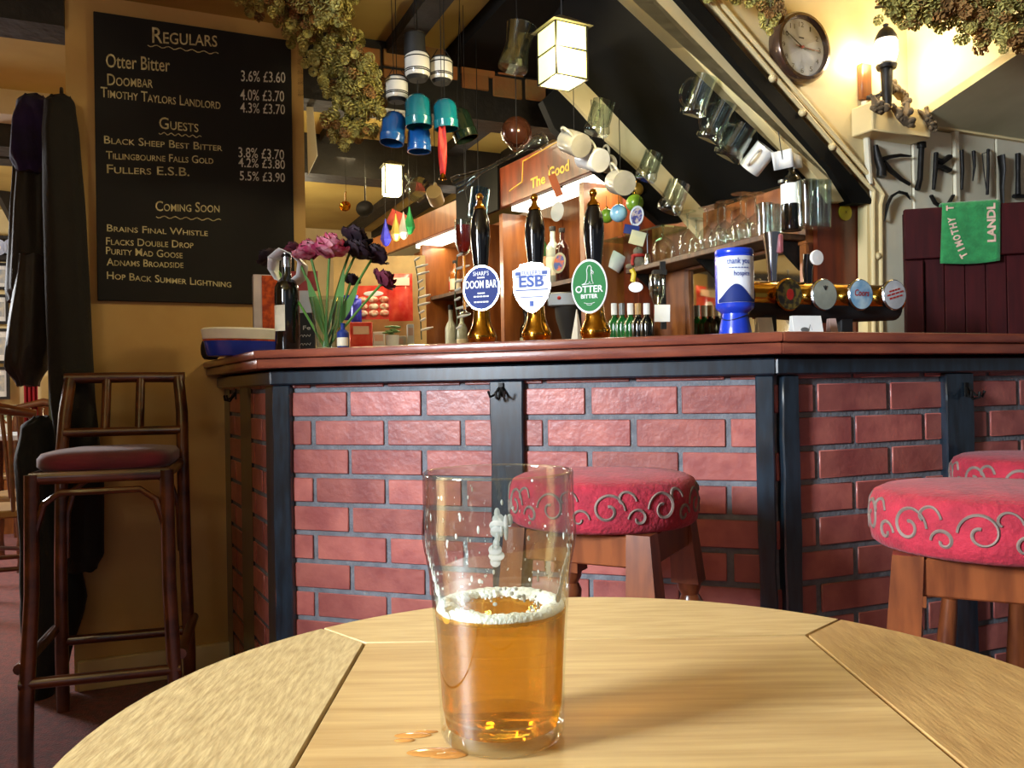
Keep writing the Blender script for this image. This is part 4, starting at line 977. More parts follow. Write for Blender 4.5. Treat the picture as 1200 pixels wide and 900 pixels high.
# red ribbon with a brass bell
c = PD(519, 208, 2.72); t = thing('ribbon_bell', 'small brass bell hanging on a red ribbon below teal mug', 'bell', c)
top_ = PD(519, 150, 2.72).z - c.z
mb = MB().surf(lambda i, j: Vector(((i - .5) * .024 * (1 - .75 * abs(j - .0) * .0) * (.25 + .95 * sin(pi * (.12 + .7 * j))) , .004 * sin(i * 6 + j * 5), .008 + j * top_)), 5, 12)
mb.build('red_ribbon', pm('red_ribbon', (206, 36, 26), .6), t, solid=.0015)
MB().lathe([(0, .014), (.004, .014), (.008, .008), (.010, 0), (.014, -.006), (.013, -.0065), (.008, -.002), (0, 0)], 24).build('bell_cup', BRASS, t)
MB().ell((0, 0, -.008), .004, 10, 8).build('clapper', BRASS, t)
MB().cyl((0, 0, top_), (0, 0, CZ - c.z), .0012, n=5).build('wire', IRON, t)
# yard of ale glass
a, b = PD(541, 213, 2.95), PD(622, 171, 2.95); d = b - a; Ly = d.length
t = thing('yard_glass', 'long clear yard glass with round bulb hanging slanted over bar', 'yard glass', a, q=axis(d))
MB().lathe([(.030, -.03), (.028, .0), (.016, .045), (.008, .075), (.0065, .12), (.0075, Ly - .02), (.012, Ly - .004), (.024, Ly + .014), (.0305, Ly + .035), (.024, Ly + .056), (.010, Ly + .064), (0, Ly + .065)], 28).build('yard_body', GLASSB, t)
q = t.rotation_quaternion.inverted()
for f in (.06, .8): MB().cyl((0, 0, Ly * f), Vector((0, 0, Ly * f)) + q @ Vector((0, 0, 2.33 - (a + d * f).z)), .0012, n=5).build('cord', IRON, t)
c = PD(605, 155, 3.05); t = thing('copper_globe', 'brown copper coloured glass globe hanging above the yard glass', 'globe', c)
MB().ell((0, 0, 0), .056, 32, 20).build('globe', COPPER, t); MB().lathe([(.0, -.068), (.016, -.066), (.03, -.052), (0, -.045)], 20).build('clear_foot', GLASSB, t)
MB().cyl((0, 0, .05), (0, 0, CZ - c.z), .0014, n=5).build('wire', IRON, t)
# other bits hanging farther in
def spoon(px, py, D, r, label, m):
    c = PD(px, py, D); t = thing('hanging_ladle', label, 'ladle', c)
    MB().lathe([(0, -.01), (r * .5, -.008), (r * .9, .004), (r, .014), (r * .94, .014), (r * .5, -.002), (0, -.004)], 28, 0, Matrix.Rotation(radians(75), 4, 'X')).build('bowl', m, t)
    MB().tube([(0, 0, r * .9), (0, 0, r * 2.2), (0, .01, r * 2.8)], .004, 8).build('handle', m, t); MB().cyl((0, .01, r * 2.7), (0, .01, CZ - c.z), .0012, n=5).build('wire', IRON, t)
spoon(428, 246, 4.0, .042, 'dark round ladle hanging in front of the far ceiling', IRON)
spoon(405, 243, 4.4, .03, 'small brass ladle hanging close to the cream wall end', BRASS)
mug(489, 222, 4.3, (.1, .8, .4), .055, .10, GLASSB, 'clear glass jug hanging beside the small white lantern', 'glass_jug', 'jug', 1.0, top=CZ)
mug(561, 238, 3.1, (.15, 0, 1), .034, .11, thin_glass('blue_tinted_glass', (190, 220, 240), .3), 'blue tinted beaker hanging behind the navy hand pump', 'glass_beaker', 'beaker', handle=False, top=CZ)
GL = [('blue', CRISPB, 452, 276, 'blue foil twist hanging on the string by pelmet'), ('gold', pm('gold_foil', (206, 176, 80), .3, .4), 464, 270, 'gold foil twist hanging between blue and green twists'), ('green', pm('green_foil', (40, 150, 80), .3, .3), 480, 262, 'green foil twist hanging on the string by pelmet'), ('silver', pm('silver_foil', (190, 190, 180), .3, .4), 473, 268, 'silver foil twist hanging beside the green twist')]
for nme, m, px, py, lab in GL:
    c = PD(px, py, 3.9); t = thing('foil_twist', lab, 'decoration', c)
    MB().lathe([(0, -.052), (.012, -.046), (.026, -.02), (.020, .01), (.008, .05), (.003, .075), (0, .08)], 7).build('twist', m, t, angle=10); MB().cyl((0, 0, .07), (0, 0, CZ - c.z), .001, n=5).build('thread', IRON, t)
c = PD(467, 258, 4.0); t = MB().surf(lambda i, j: Vector(((i - .5) * .10, .004 * sin(i * 9), (j - .5) * (.075))), 6, 3).build('red_pennant', pm('red_pennant', (190, 70, 52), .7), None, c, (0, .45, 0), solid=.002)
tag(t, 'red pennant hanging behind the foil twists', 'pennant')
c = PD(365, 140, 3.2); t = MB().prism([PD(358, 84, 3.2) - c, PD(363, 86, 3.2) - c, PD(372, 182, 3.22) - c, PD(361, 205, 3.22) - c], Vector((0, .004, 0))).build('hanging_cloth', PALECREAM, None, c)
tag(t, 'narrow white cloth hanging at the end of the cream wall', 'cloth')
# trinkets on the string by the shelf
def ball(px, py, D, r, m, label, squash=1.0):
    c = PD(px, py, D); t = thing('bauble', label, 'bauble', c); MB().ell((0, 0, 0), (r, r, r * squash), 24, 16).build('ball', m, t)
    MB().lathe([(.004, r * squash * .95), (.004, r * squash + .008), (0, r * squash + .009)], 10).build('cap', BRASS, t); MB().cyl((0, 0, r * squash), (0, 0, r * squash + .05), .001, n=5).build('thread', IRON, t)
LIME = pm('lime_green', (136, 170, 50), .25, c2=(104, 144, 40), vs=20, coat=.5); SKYB = pm('sky_blue', (54, 150, 206), .25, c2=(150, 200, 220), vs=9, coat=.5)
ball(744, 238, 3.2, .034, LIME, 'lime green bauble hanging at the top of the trinket string')
ball(746, 222, 3.22, .026, pm('dull_gold', (176, 140, 50), .3, .3), 'dull gold bauble above the lime green bauble')
ball(725, 250, 3.24, .034, SKYB, 'sky blue bauble beside the oval beer badge')
ball(711, 253, 3.28, .028, LIME, 'small lime bauble partly behind the black pump handle')
def badge_tag(px, py, D, w, h, m, label, name='oval_badge', cat='badge', ov=True, m2=None, tilt=.2):
    c = PD(px, py, D); t = thing(name, label, cat, c, rot=(0, tilt, radians(-10)))
    pl = [Vector((x, 0, z)) for x, z in (outline('oval', w, h, 32) if ov else [(-w / 2, -h / 2), (w / 2, -h / 2), (w / 2, h / 2), (-w / 2, h / 2)])]
    MB().prism(pl, Vector((0, .003, 0))).build('badge_face', m, t)
    if m2:
        MB().prism([p_ * .78 + Vector((0, -.0012, 0)) for p_ in pl], Vector((0, .001, 0))).build('badge_centre', m2, t)
    MB().cyl((0, 0, h / 2), (0, 0, h / 2 + .04), .001, n=5).build('thread', IRON, t)
badge_tag(746, 253, 3.16, .052, .078, WHITE, 'oval white and navy badge on the trinket string', m2=pm('badge_print', (196, 176, 160), .6, c2=(70, 70, 140), vs=60, ramp=(.45, .55)))
badge_tag(740, 269, 3.15, .056, .034, NAVY, 'navy blue cloth patch hanging under the oval badge', 'cloth_patch', 'patch', False)
badge_tag(747, 279, 3.14, .056, .052, pm('pale_yellow_paper', (206, 204, 160), .7), 'pale yellow paper tag hanging lowest on the string', 'paper_tag', 'tag', False, tilt=.3)
badge_tag(653, 248, 3.3, .05, .078, pm('pearl', (206, 206, 196), .3), 'pale pearl oval ornament hanging beside the middle pump handle', 'oval_ornament', 'ornament')
badge_tag(655, 308, 3.3, .052, .082, pm('cream_rim', (198, 190, 140), .5), 'oval badge with orange and blue centre beside shield clip', m2=pm('orange_blue_print', (216, 110, 60), .6, c2=(70, 90, 150), vs=40, ramp=(.45, .55)))
badge_tag(651, 217, 3.28, .03, .09, pm('orange_cloth', (210, 110, 60), .8), 'orange cloth strip hanging over the gold lettered pelmet', 'cloth_strip', 'ribbon', False, tilt=-.35)
# two strings of small white lights
def fairy(pts, label):
    t = thing('light_string', label, 'string lights', PD(*pts[0])); o = t.location
    P = [PD(*q) for q in pts]; MB().tube([p_ - o for p_ in P], .003, 5).build('wire', pm('green_wire', (70, 84, 60), .6), t)
    for i in range(len(P) - 1):
        for f in (0, .5):
            c = P[i].lerp(P[i + 1], f) - o; s = 1 if (i + int(f * 2)) % 2 else .3
            MB().tube([c, c + Vector((.022 * s + .008, -.008, .006)), c + Vector((.044 * s + .010, -.010, .012))], [.005, .006, .003], 8).build('bulb', WHITE, t)
fairy([(486, 305, 3.7), (489, 322, 3.7), (491, 340, 3.7), (490, 358, 3.7), (493, 376, 3.7), (494, 398, 3.7)], 'string of small white bulbs hanging down beside the red snack bags')
fairy([(536, 300, 3.4), (534, 330, 3.4), (533, 352, 3.4), (536, 372, 3.4), (534, 398, 3.4)], 'string of small white bulbs hanging behind the navy clip')
# ================================================================== BACK BAR
pA, pB = PD(664, 216, 3.755), PD(455, 299, 5.64)
PZ_ = (pA.z + pB.z) / 2
bd = (pB - pA); bd.z = 0; bLn = bd.length; bd.normalize(); bn = Vector((bd.y * 1, -bd.x, 0))
if bn.x < 0: bn = -bn          # points behind the pelmet, away from the staff side
pA.z = 0
def PB(px, py, off): return PN(px, py, pA + bn * off, bn)
def BP(s, off, z): return pA + bd * s + bn * off + Z * z
s0 = (PB(752, 250, 0) - pA).dot(bd); s1 = (PB(428, 300, 0) - pA).dot(bd)
QO = .38
bb = thing('back_bar', 'wooden back bar cabinet with lit shelves and gold lettered pelmet', 'cabinet', BP(s0, 0, 0))
def bbox(mb, sa, sb, o0, o1, z0, z1): return mb.obox(BP(sa, o0, z0), bd * (sb - sa), bn * (o1 - o0), Z * (z1 - z0))
bbox(MB(), s0, s1, QO, QO + .03, 0, PZ_ + .1).build('back_panel', ORANGEW, bb, world=True)
bbox(MB(), s0, s1, .02, QO - .001, 0, ZT - .02).build('lower_cupboard', BROWNW, bb, world=True)
bbox(MB(), s0, s1, -.02, QO - .002, ZT - .018, ZT).build('worktop', BROWNW, bb, world=True, bevel=.003)
sm_ = (PB(590, 230, 0) - pA).dot(bd)
bbox(MB(), s0, sm_, -.03, 0, PZ_, PZ_ + .20).build('pelmet', REDWOOD, bb, world=True, bevel=.003)
bbox(MB(), sm_ + .001, s1, -.03, 0, PZ_ - .0, PZ_ + .145).build('far_pelmet', ORANGEW, bb, world=True, bevel=.003)
bbox(MB(), sm_ - .02, (PB(535, 230, -.04) - pA).dot(bd), -.045, -.031, PZ_ - .01, PZ_ + .23).build('black_signboard', BLACKP, bb, world=True, bevel=.002)
tx = MB(); xd = -bd
for s_, x0, y0, x1, y1, h_ in (('The', 622, 222, 639, 213.5, 12), ('Good', 643, 211, 667, 198, 13)):
    a, b, c = PB(x0, y0, -.0315), PB(x1, y1, -.0315), PB(x0, y0 - h_, -.0315)
    o = Vector((a.x, a.y, (a.z + b.z) / 2)); tx.text(s_, (b - a).dot(xd), (c.z - a.z), frame(o, xd, Z), 0, 'LEFT', bold=.02)
for a_, b_ in (((659, 163), (613, 189)), ((613, 189), (612, 213)), ((612, 213), (597, 224))):
    p_, q_ = PB(*a_, -.047), PB(*b_, -.047); tx.tube([p_, q_], .003, 5)
tx.build('gold_lettering', GOLDP, bb, world=True)
STRIP = em('strip_lamp', (255, 246, 224), 5.0)
for x0, x1 in ((492, 541), (606, 662), (667, 742)):
    a, b = (PB(x1, 230, .06) - pA).dot(bd), (PB(x0, 260, .06) - pA).dot(bd)
    bbox(MB(), a, b, .03, .15, PZ_ - .012, PZ_ + .01).build('strip_light', STRIP, bb, world=True)
    area('strip_glow', BP((a + b) / 2, .12, PZ_ - .03), BP((a + b) / 2, .16, 1.2), b - a, .1, 2.6, (1.0, .86, .6))
# uprights and shelves
for px in (497, 562, 592, 688):
    s_ = (PB(px, 320, .02) - pA).dot(bd); bbox(MB(), s_, s_ + .035, .01, QO - .001, ZT, PZ_ - .014).build('upright', ORANGEW, bb, world=True)
def shelfz(px, py, off): return PB(px, py, off).z
zs1 = shelfz(520, 351, .2)
sa, sb = (PB(560, 350, .05) - pA).dot(bd), (PB(499, 350, .05) - pA).dot(bd)
bbox(MB(), sa, sb, .06, QO - .001, zs1 - .02, zs1).build('shelf', BROWNW, bb, world=True)
sa2, sb2 = (PB(686, 350, .05) - pA).dot(bd), (PB(596, 350, .05) - pA).dot(bd)
zs2 = shelfz(625, 343, .2)
bbox(MB(), sa2, sb2, .06, QO - .001, zs2 - .02, zs2).build('shelf', BROWNW, bb, world=True)
zs3 = shelfz(715, 287, .2)
bbox(MB(), s0, sa2 - .07, .10, QO - .001, zs3 - .008, zs3).build('glass_shelf', thin_glass('green_edge_glass', (190, 230, 210), .4, .05, .15), bb, world=True)

def bottle(px, D_off, z, top_y, r, m, lm, label, name='spirit_bottle', neck=None, group=None, capm=None, H=None):
    c = PB(px, 300, D_off); c = Vector((c.x, c.y, z + .0004))
    if H is None: H = max(PB(px, top_y, D_off).z - z, .12)
    t = thing(name, label, 'bottle', c, -.6, group)
    MB().lathe(bottle_prof(r, H), 24).build('bottle_body', m, t)
    if lm: MB().lathe([(r * 1.015, H * .2), (r * 1.015, H * .5)], 20, a0=radians(-210), a1=radians(30)).build('bottle_label', lm, t)
    MB().lathe([(r * .43, H * .93), (r * .46, H * .94), (r * .46, H + .002), (0, H + .003)], 14).build('cap', capm or BLACKM, t)
    return t
SB = 'spirit bottles on the lit shelves'
bottle(507, .2, zs1, 305, .036, CBOTTLE, pm('cream_carton', (226, 214, 150), .6), 'clear bottle with cream label on upper shelf next to fairy lights', group=SB)
bottle(516, .22, zs1, 308, .034, pm('pale_gold_bottle', (206, 170, 96), .12, coat=.5), LABELW, 'pale gold bottle on the upper shelf beside clear bottle', group=SB)
bottle(525, .2, zs1, 312, .034, CBOTTLE, LABELR, 'clear bottle with red label on the upper lit shelf', group=SB)
bottle(533, .22, zs1, 306, .034, ABOTTLE, LABELW, 'amber bottle with white label on the upper lit shelf', group=SB)
bottle(506, .16, ZT, 359, .034, pm('blue_glass_bottle', (120, 160, 180), .1, coat=.6), LABELB, 'pale blue bottle on the worktop below the upper shelf', group=SB)
bottle(516, .16, ZT, 360, .036, CBOTTLE, LABELW, 'clear bottle with white label on worktop below upper shelf', group=SB)
bottle(527, .16, ZT, 358, .036, pm('frosted_bottle', (190, 200, 190), .4), None, 'frosted pale bottle on worktop below the upper shelf', group=SB)
bottle(540, .14, ZT, 361, .034, CBOTTLE, LABELW, 'clear bottle half hidden behind the navy pump clip', group=SB)
bottle(601, .2, zs2, 266, .033, DBOTTLE, LABELW, 'dark bottle with white label between navy and shield pumps', group=SB)
bottle(611, .2, zs2, 264, .033, CBOTTLE, LABELR, 'clear bottle with red label between navy and shield pumps', group=SB)
bottle(622, .2, zs2, 262, .036, GBOTTLE, LABELW, 'tall green bottle with white label behind the shield pump', group=SB)
bottle(634, .2, zs2, 262, .036, GBOTTLE, pm('cream_orange_label', (216, 190, 140), .6, c2=(200, 110, 60), vs=30), 'tall green bottle with cream label behind the shield pump', group=SB)
bottle(648, .2, zs2, 266, .036, CBOTTLE, LABELW, 'clear bottle just beside the shield pump handle', group=SB)
bottle(659, .16, zs2, 268, .034, pm('dark_red_bottle', (48, 14, 14), .1, coat=.6), None, 'dark red bottle beside the pale oval ornament', group=SB)
bottle(604, .12, ZT, 361, .033, DBOTTLE, LABELR, 'dark bottle with red label on worktop behind navy pump', group=SB)
bottle(615, .12, ZT, 363, .033, DBOTTLE, LABELW, 'dark bottle on the worktop just beside shield clip', group=SB)
# a tall stemmed glass of red drink in front of the navy pump
c = PD(544, 335, 3.0); tg = thing('red_stem_glass', 'tall stemmed glass with red contents hanging beside navy pump handle', 'glass', c)
zb_ = PD(544, 300, 3.0).z - c.z; zt2 = PD(544, 258, 3.0).z - c.z
MB().lathe([(.024, -.10), (.02, -.097), (.004, -.09), (.004, zb_ - .0), (.018, zb_ + .012), (.031, zb_ + .05), (.032, zt2), (.031, zt2), (.030, zb_ + .05), (.004, zb_ + .01)], 24).build('glass_body', GLASS, tg)
MB().lathe([(0, zb_ + .01), (.017, zb_ + .014), (.029, zb_ + .05), (.030, zt2 - .02), (0, zt2 - .02)], 24).build('red_contents', WINE, tg)
MB().tube([(.031, 0, zt2 - .004), (.01, 0, zt2 + .10), (0, 0, CZ - c.z)], .0012, 5).build('wire', IRON, tg)
MB().cyl((0, 0, -.085), (0, 0, zb_), .006, n=10).build('amber_stem', pm('amber_stem', (216, 140, 30), .15, coat=.6), tg)
# snack display by the flowers, held on a board
bo = PD(445, 360, 4.2)
t = thing('snack_board', 'beige snack display board behind the flowers', 'display board', (bo.x, bo.y, ZT), 0)
zt_ = PD(445, 300, 4.2).z - ZT
MB().box((0, .012, zt_ / 2), (.46, .012, zt_)).build('board', pm('beige_board', (206, 180, 120), .7), t); MB().box((0, .06, .01), (.46, .1, .02)).build('foot', BROWNW, t)
slab_ = MB().prism([Vector((x, y, 0)) for x, y in ((-.68, 3.12), (-.36, 3.12), (-.36, 4.4), (-1.0, 4.4), (-1.0, 3.8), (-.68, 3.3))], Z * (ZT - .0005))
tag(slab_.build('side_cabinet', BROWNW), 'brown low cabinet behind the bar under the snack boards', 'cabinet')
def packet(px0, px1, py0, py1, D, m, label, name='snack_bag', cat='snack bag', puff=.018):
    a, b = PD(px0, py0, D), PD(px1, py1, D); c = (a + b) / 2; w, h = b.x - a.x, a.z - b.z
    t = thing(name, label, cat, c)
    def f(i, j):
        x, z = i * 2 - 1, j * 2 - 1; d = puff * (1 - abs(x) ** 3) * (1 - abs(z) ** 4)
        return Vector((x * w / 2, -d + .002 * sin(i * 17 + j * 9), z * h / 2 * (1 - .03 * x * x)))
    MB().surf(f, 9, 9).surf(lambda i, j: Vector(((1 - i * 2) * w / 2, puff * .35 * (1 - abs(i * 2 - 1) ** 3), (j * 2 - 1) * h / 2)), 5, 5).build('bag', m, t, angle=80)
    return t, w, h
packet(400, 420, 346, 375, 4.05, CRISPB, 'shiny blue snack bag behind the vase stems')
packet(411, 424, 350, 381, 4.0, CRISPB, 'shiny blue snack bag hanging lower beside the nut card')
t, w, h = packet(455, 484, 321, 376, 4.05, CRISPR, 'tall red snack bag hanging beside the fairy lights')
MB().box((0, -.022, h * .32), (w * .8, .002, h * .16)).build('white_band', pm('pale_pink_print', (246, 206, 180), .5), t)
a, b = PD(418, 335, 4.08), PD(458, 374, 4.08); c = (a + b) / 2; w, h = b.x - a.x, a.z - b.z
t = thing('nut_card', 'red topped card of nut packets hanging behind the vase', 'snack card', c)
MB().box((0, 0, 0), (w, .004, h)).build('card', CRISPR, t); MB().ell((0, -.003, h * .26), (w * .3, .002, h * .08), 16, 8).build('white_oval', WHITE, t)
for r_ in range(3):
    for k in range(3): MB().ell((w * (-.32 + .32 * k), -.008, h * (.08 - .2 * r_)), (w * .15, .010, h * .095), 10, 6).build('nut_packet', NUTS, t)
def cbox(px0, px1, py0, D, m, label, name='snack_box', dep=.06):
    a, b = PD(px0, py0, D), PD(px1, py0, D); w = b.x - a.x; z0 = ZT; h = a.z - z0
    t = thing(name, label, 'box', ((a.x + b.x) / 2, a.y, z0 + .0005), .15)
    MB().box((0, dep / 2, h / 2), (w, dep, h)).build('carton', m, t, bevel=.002); MB().box((0, -.001, h * .8), (w * .7, .002, h * .2)).build('printed_band', pm(name + '_print', (240, 200, 180), .5), t)
    return t
cbox(410, 436, 378, 3.3, CRISPR, 'red cardboard snack box standing behind the small dark blue bottle', 'red_box')
cbox(437, 451, 389, 3.35, WHITE, 'small white box between the red box and green plant', 'white_box')
cbox(452, 476, 394, 3.38, pm('pale_carton', (220, 214, 196), .6), 'low pale box beneath the small green plant', 'pale_box')
cbox(477, 485, 380, 3.36, WHITE, 'narrow white carton next to the fairy lights', 'white_carton')
c = PD(461, 386, 3.3); t = thing('table_plant', 'small pale green plant in a pot beside the red snack bag', 'plant', (c.x, c.y - .03, ZT + .0005))
zp = c.z - ZT; MB().lathe([(0, 0), (.02, 0), (.026, zp * .8), (0, zp * .8)], 16).build('pot', WHITE, t)
lf = MB(); rr = random.Random(4)
for k in range(22):
    a = rr.uniform(0, 2 * pi); r = rr.uniform(.0, .03); lf.ell((r * cos(a), r * sin(a), zp * .85 + rr.uniform(0, .03)), (.014, .010, .004), 8, 5)
lf.build('leaves', pm('pale_leaf', (120, 164, 96), .6), t)
# coffee grinder style machine, fridge and things behind the pumps
def onback(px, off): p_ = PB(px, 372, off); return Vector((p_.x, p_.y, ZT + .0005))
c = onback(668, .12); MD = c.y; t = thing('bar_machine', 'grey topped black machine with red button behind shield and green pumps', 'machine', c, radians(-15))
zt_ = PD(668, 344, MD).z - ZT; zm = PD(668, 360, MD).z - ZT
MB().box((0, 0, (zt_ + zm) / 2), (.185, .15, zt_ - zm)).build('grey_top', GREYM, t, bevel=.006)
MB().lathe([(0, 0), (.052, 0), (.052, .02), (.036, .05), (.036, zm * .4), (.068, zm * .8), (.072, zm - .001), (0, zm - .001)], 24).build('black_body', BLACKM, t)
MB().ell((-.035, -.076, (zt_ + zm) / 2 + .005), (.009, .005, .009), 12, 8).build('red_button', LABELR, t)
c = onback(717, .20); t = thing('grey_fridge_box', 'grey metal cabinet behind the green oval clip', 'cabinet', c, radians(-20))
zt_ = PD(717, 347, c.y).z - ZT
MB().box((0, .03, zt_ / 2), (.125, .10, zt_)).build('body', pm('grey_green_metal', (104, 112, 104), .5), t, bevel=.004); MB().box((-.052, -.021, zt_ / 2), (.012, .004, zt_)).build('pale_edge', WHITE, t)
c = onback(676, .0); t = thing('folded_napkin', 'pale folded paper cone standing between shield and green pumps', 'napkin', c)
t_h = PD(676, 368, c.y).z - ZT
MB().lathe([(.045, 0), (.002, t_h + .02), (0, t_h + .02)], 4).build('paper_cone', WHITE, t)

# ================================================================== GLASS SHELF ON THE SHELF WALL
SU = 1.90; ZS = PN(800, 296, U * SU, U).z
ZS = (PU(918, 267, SU).z + PU(740, 314, SU).z) / 2
va, vb = SV + .065, 3.06
shf = thing('wall_shelf', 'long wooden wall shelf of upturned glasses over the bar mirror', 'shelf', W(SU, va, ZS))
MB().obox(W(SU, va, ZS - .022), U * (U0W - SU - .001), V * (vb - va), Z * .022).build('board', BROWNW, shf, world=True, bevel=.003)
for vv in (va + .02, 2.6, vb - .03): MB().prism([W(U0W - .001, vv, ZS - .0225), W(SU + .03, vv, ZS - .0225), W(U0W - .001, vv, ZS - .12)], V * .012).build('bracket', IRON, shf, world=True)
wg = None
def wineglass(px, off, label, sc=1.0, g='upturned wine glasses on the shelf'):
    global wg
    c = PU(px, 280, SU + off); c.z = ZS + .0004
    if wg is None:
        t = thing('wine_glass', label, 'glass', c, group=g); H = .168
        MB().lathe([(.028, 0), (.0295, .001), (.036, .035), (.036, .055), (.028, .078), (.010, .092), (.0036, .098)], 24).build('bowl', GLASS, t)
        MB().lathe([(.0036, .098), (.0032, .12), (.0032, .150), (.006, .160)], 12).build('stem', GLASSB, t)
        MB().lathe([(.006, .160), (.031, .165), (.0325, .167), (.0, .168)], 28).build('foot', GLASSB, t); wg = t
    else: t = dup(wg, c, None, label, group=g)
    t.scale = (sc,) * 3; return t
rows = [(806, .05), (816, .11), (829, .05), (842, .10), (850, .05), (858, .12), (869, .05), (875, .12), (886, .07)]
labs = ['upturned wine glass first after the wide bowled glass', 'upturned wine glass second in the row after the wide bowl', 'upturned wine glass third in the row on the shelf', 'upturned wine glass fourth in the row under the black ceiling', 'upturned wine glass fifth in the row, middle of shelf', 'upturned wine glass sixth in the row of shelf glasses', 'upturned wine glass seventh in the row of shelf glasses', 'upturned wine glass eighth in the row, two before tumblers', 'upturned wine glass ninth in the row, just before tumblers']
for (px, o), l in zip(rows, labs): wineglass(px, o, l, .92 + .06 * ((px * 7) % 3))
t = wineglass(777, .07, 'big wide bowled wine glass upturned at the far end of shelf', 1.0, 'large glass')
t.scale = (1.35, 1.35, 1.18)
def tumbler(px, off, r, h, label, name='tumbler'):
    c = PU(px, 270, SU + off); c.z = ZS + .0004; t = thing(name, label, 'glass', c)
    MB().lathe([(0, .0), (r * .86, 0), (r * .88, .004), (r, h), (r * .95, h), (r * .82, .012), (0, .010)], 28).build('glass_wall', GLASSB, t)
    MB().lathe([(r * .985, h - .003), (r * 1.01, h), (r * .97, h + .001)], 28).build('rim', GLASSB, t)
tumbler(897, .05, .030, .11, 'clear tumbler between the wine glasses and dark bottle'); tumbler(907, .11, .031, .115, 'clear tumbler tucked behind the dark bottle')
tumbler(947, .07, .036, .148, 'clear straight pint glass on the shelf beside dark bottle', 'beer_tumbler'); tumbler(962, .12, .036, .150, 'clear straight pint glass at the wood panel end of shelf', 'beer_tumbler')
c = PU(928, 262, SU + .06); c.z = ZS + .0004
t = thing('wine_bottle', 'dark wine bottle with white label standing on the wall shelf', 'bottle', c, -.8); H = PU(928, 180, SU + .06).z - ZS
MB().lathe(bottle_prof(.033, H), 28).build('bottle_body', DBOTTLE, t); MB().lathe([(.0336, H * .34), (.0336, H * .60)], 20, a0=radians(-180), a1=radians(0)).build('white_label', WHITE, t)
MB().lathe([(.0135, H * .86), (.0142, H * .86), (.0142, H + .001), (0, H + .002)], 16).build('foil_capsule', BLACKM, t); MB().lathe([(0, H * .62), (.014, H * .625), (.014, H * .66), (0, H * .665)], 14, 0, Matrix.Translation((-.02, -.02, 0))).build('neck_tag', GREYM, t)
# bits at the far end of the shelf
c = PU(748, 308, SU + .05); c.z = ZS + .0004
t = thing('soft_toy', 'small grey toy figure with a red scarf at the far shelf end', 'toy', c, -.5)
MB().ell((0, 0, .028), (.030, .026, .028), 16, 12).ell((0, 0, .072), (.022, .020, .021), 16, 12).ell((-.035, -.01, .012), (.02, .012, .012), 12, 8).ell((.032, -.015, .012), (.018, .012, .012), 12, 8).build('body', pm('grey_plush', (136, 124, 104), .9, bump=.4, bs=200), t)
MB().tube([Vector((.024 * cos(a), .022 * sin(a), .055)) for a in [k * 2 * pi / 14 for k in range(14)]], .007, 8, closed=True).tube([(-.012, -.022, .055), (-.016, -.03, .03), (-.014, -.032, .012)], .007, 8).build('red_scarf', LABELR, t)
c = PU(759, 306, SU + .06); c.z = ZS + .0004
t = thing('cocktail_stirrer', 'thin metal stirrer standing in a small silver pot on shelf', 'pot', c)
MB().lathe([(0, 0), (.014, 0), (.016, .03), (.010, .055), (.0, .06)], 16).build('silver_pot', CHROME, t); MB().cyl((0, 0, .05), (0, 0, .135), .0022, n=8).build('stirrer', GREYM, t); MB().box((0, 0, .135), (.014, .004, .004)).build('stirrer_top', GREYM, t)
c0 = PD(742, 188, 3.2); MBs = MB().tube([PD(741, 200, 3.2), PD(744, 240, 3.2), PD(747, 292, 3.16)], .0016, 5)
tag(MBs.build('trinket_string', IRON), 'thin dark string carrying the baubles and badges by the shelf', 'string')
# mirror under the shelf, framed
MZ0, MZ1 = 1.06, ZS - .035
mf = thing('wall_mirror', 'framed mirror on the wall under the shelf of glasses', 'mirror', W(U0W, 2.2, MZ0))
MB().obox(W(U0W - .004, 2.18, MZ0), U * .0035, V * .62, Z * (MZ1 - MZ0)).build('mirror_glass', pm('mirror', (200, 190, 165), .04, 1, vs=3), mf, world=True)
fr = MB()
for a, b, c_, d in ((2.15, 2.18, MZ0, MZ1), (2.80, 2.83, MZ0, MZ1), (2.15, 2.83, MZ1 - .0, MZ1 + .0)):
    if b > a and d > c_: fr.obox(W(U0W - .016, a, c_), U * .015, V * (b - a), Z * (d - c_))
for z in (MZ0 - .02, MZ1): fr.obox(W(U0W - .016, 2.15, z), U * .015, V * .68, Z * .012)
fr.build('mirror_frame', ORANGEW, mf, world=True, bevel=.002)
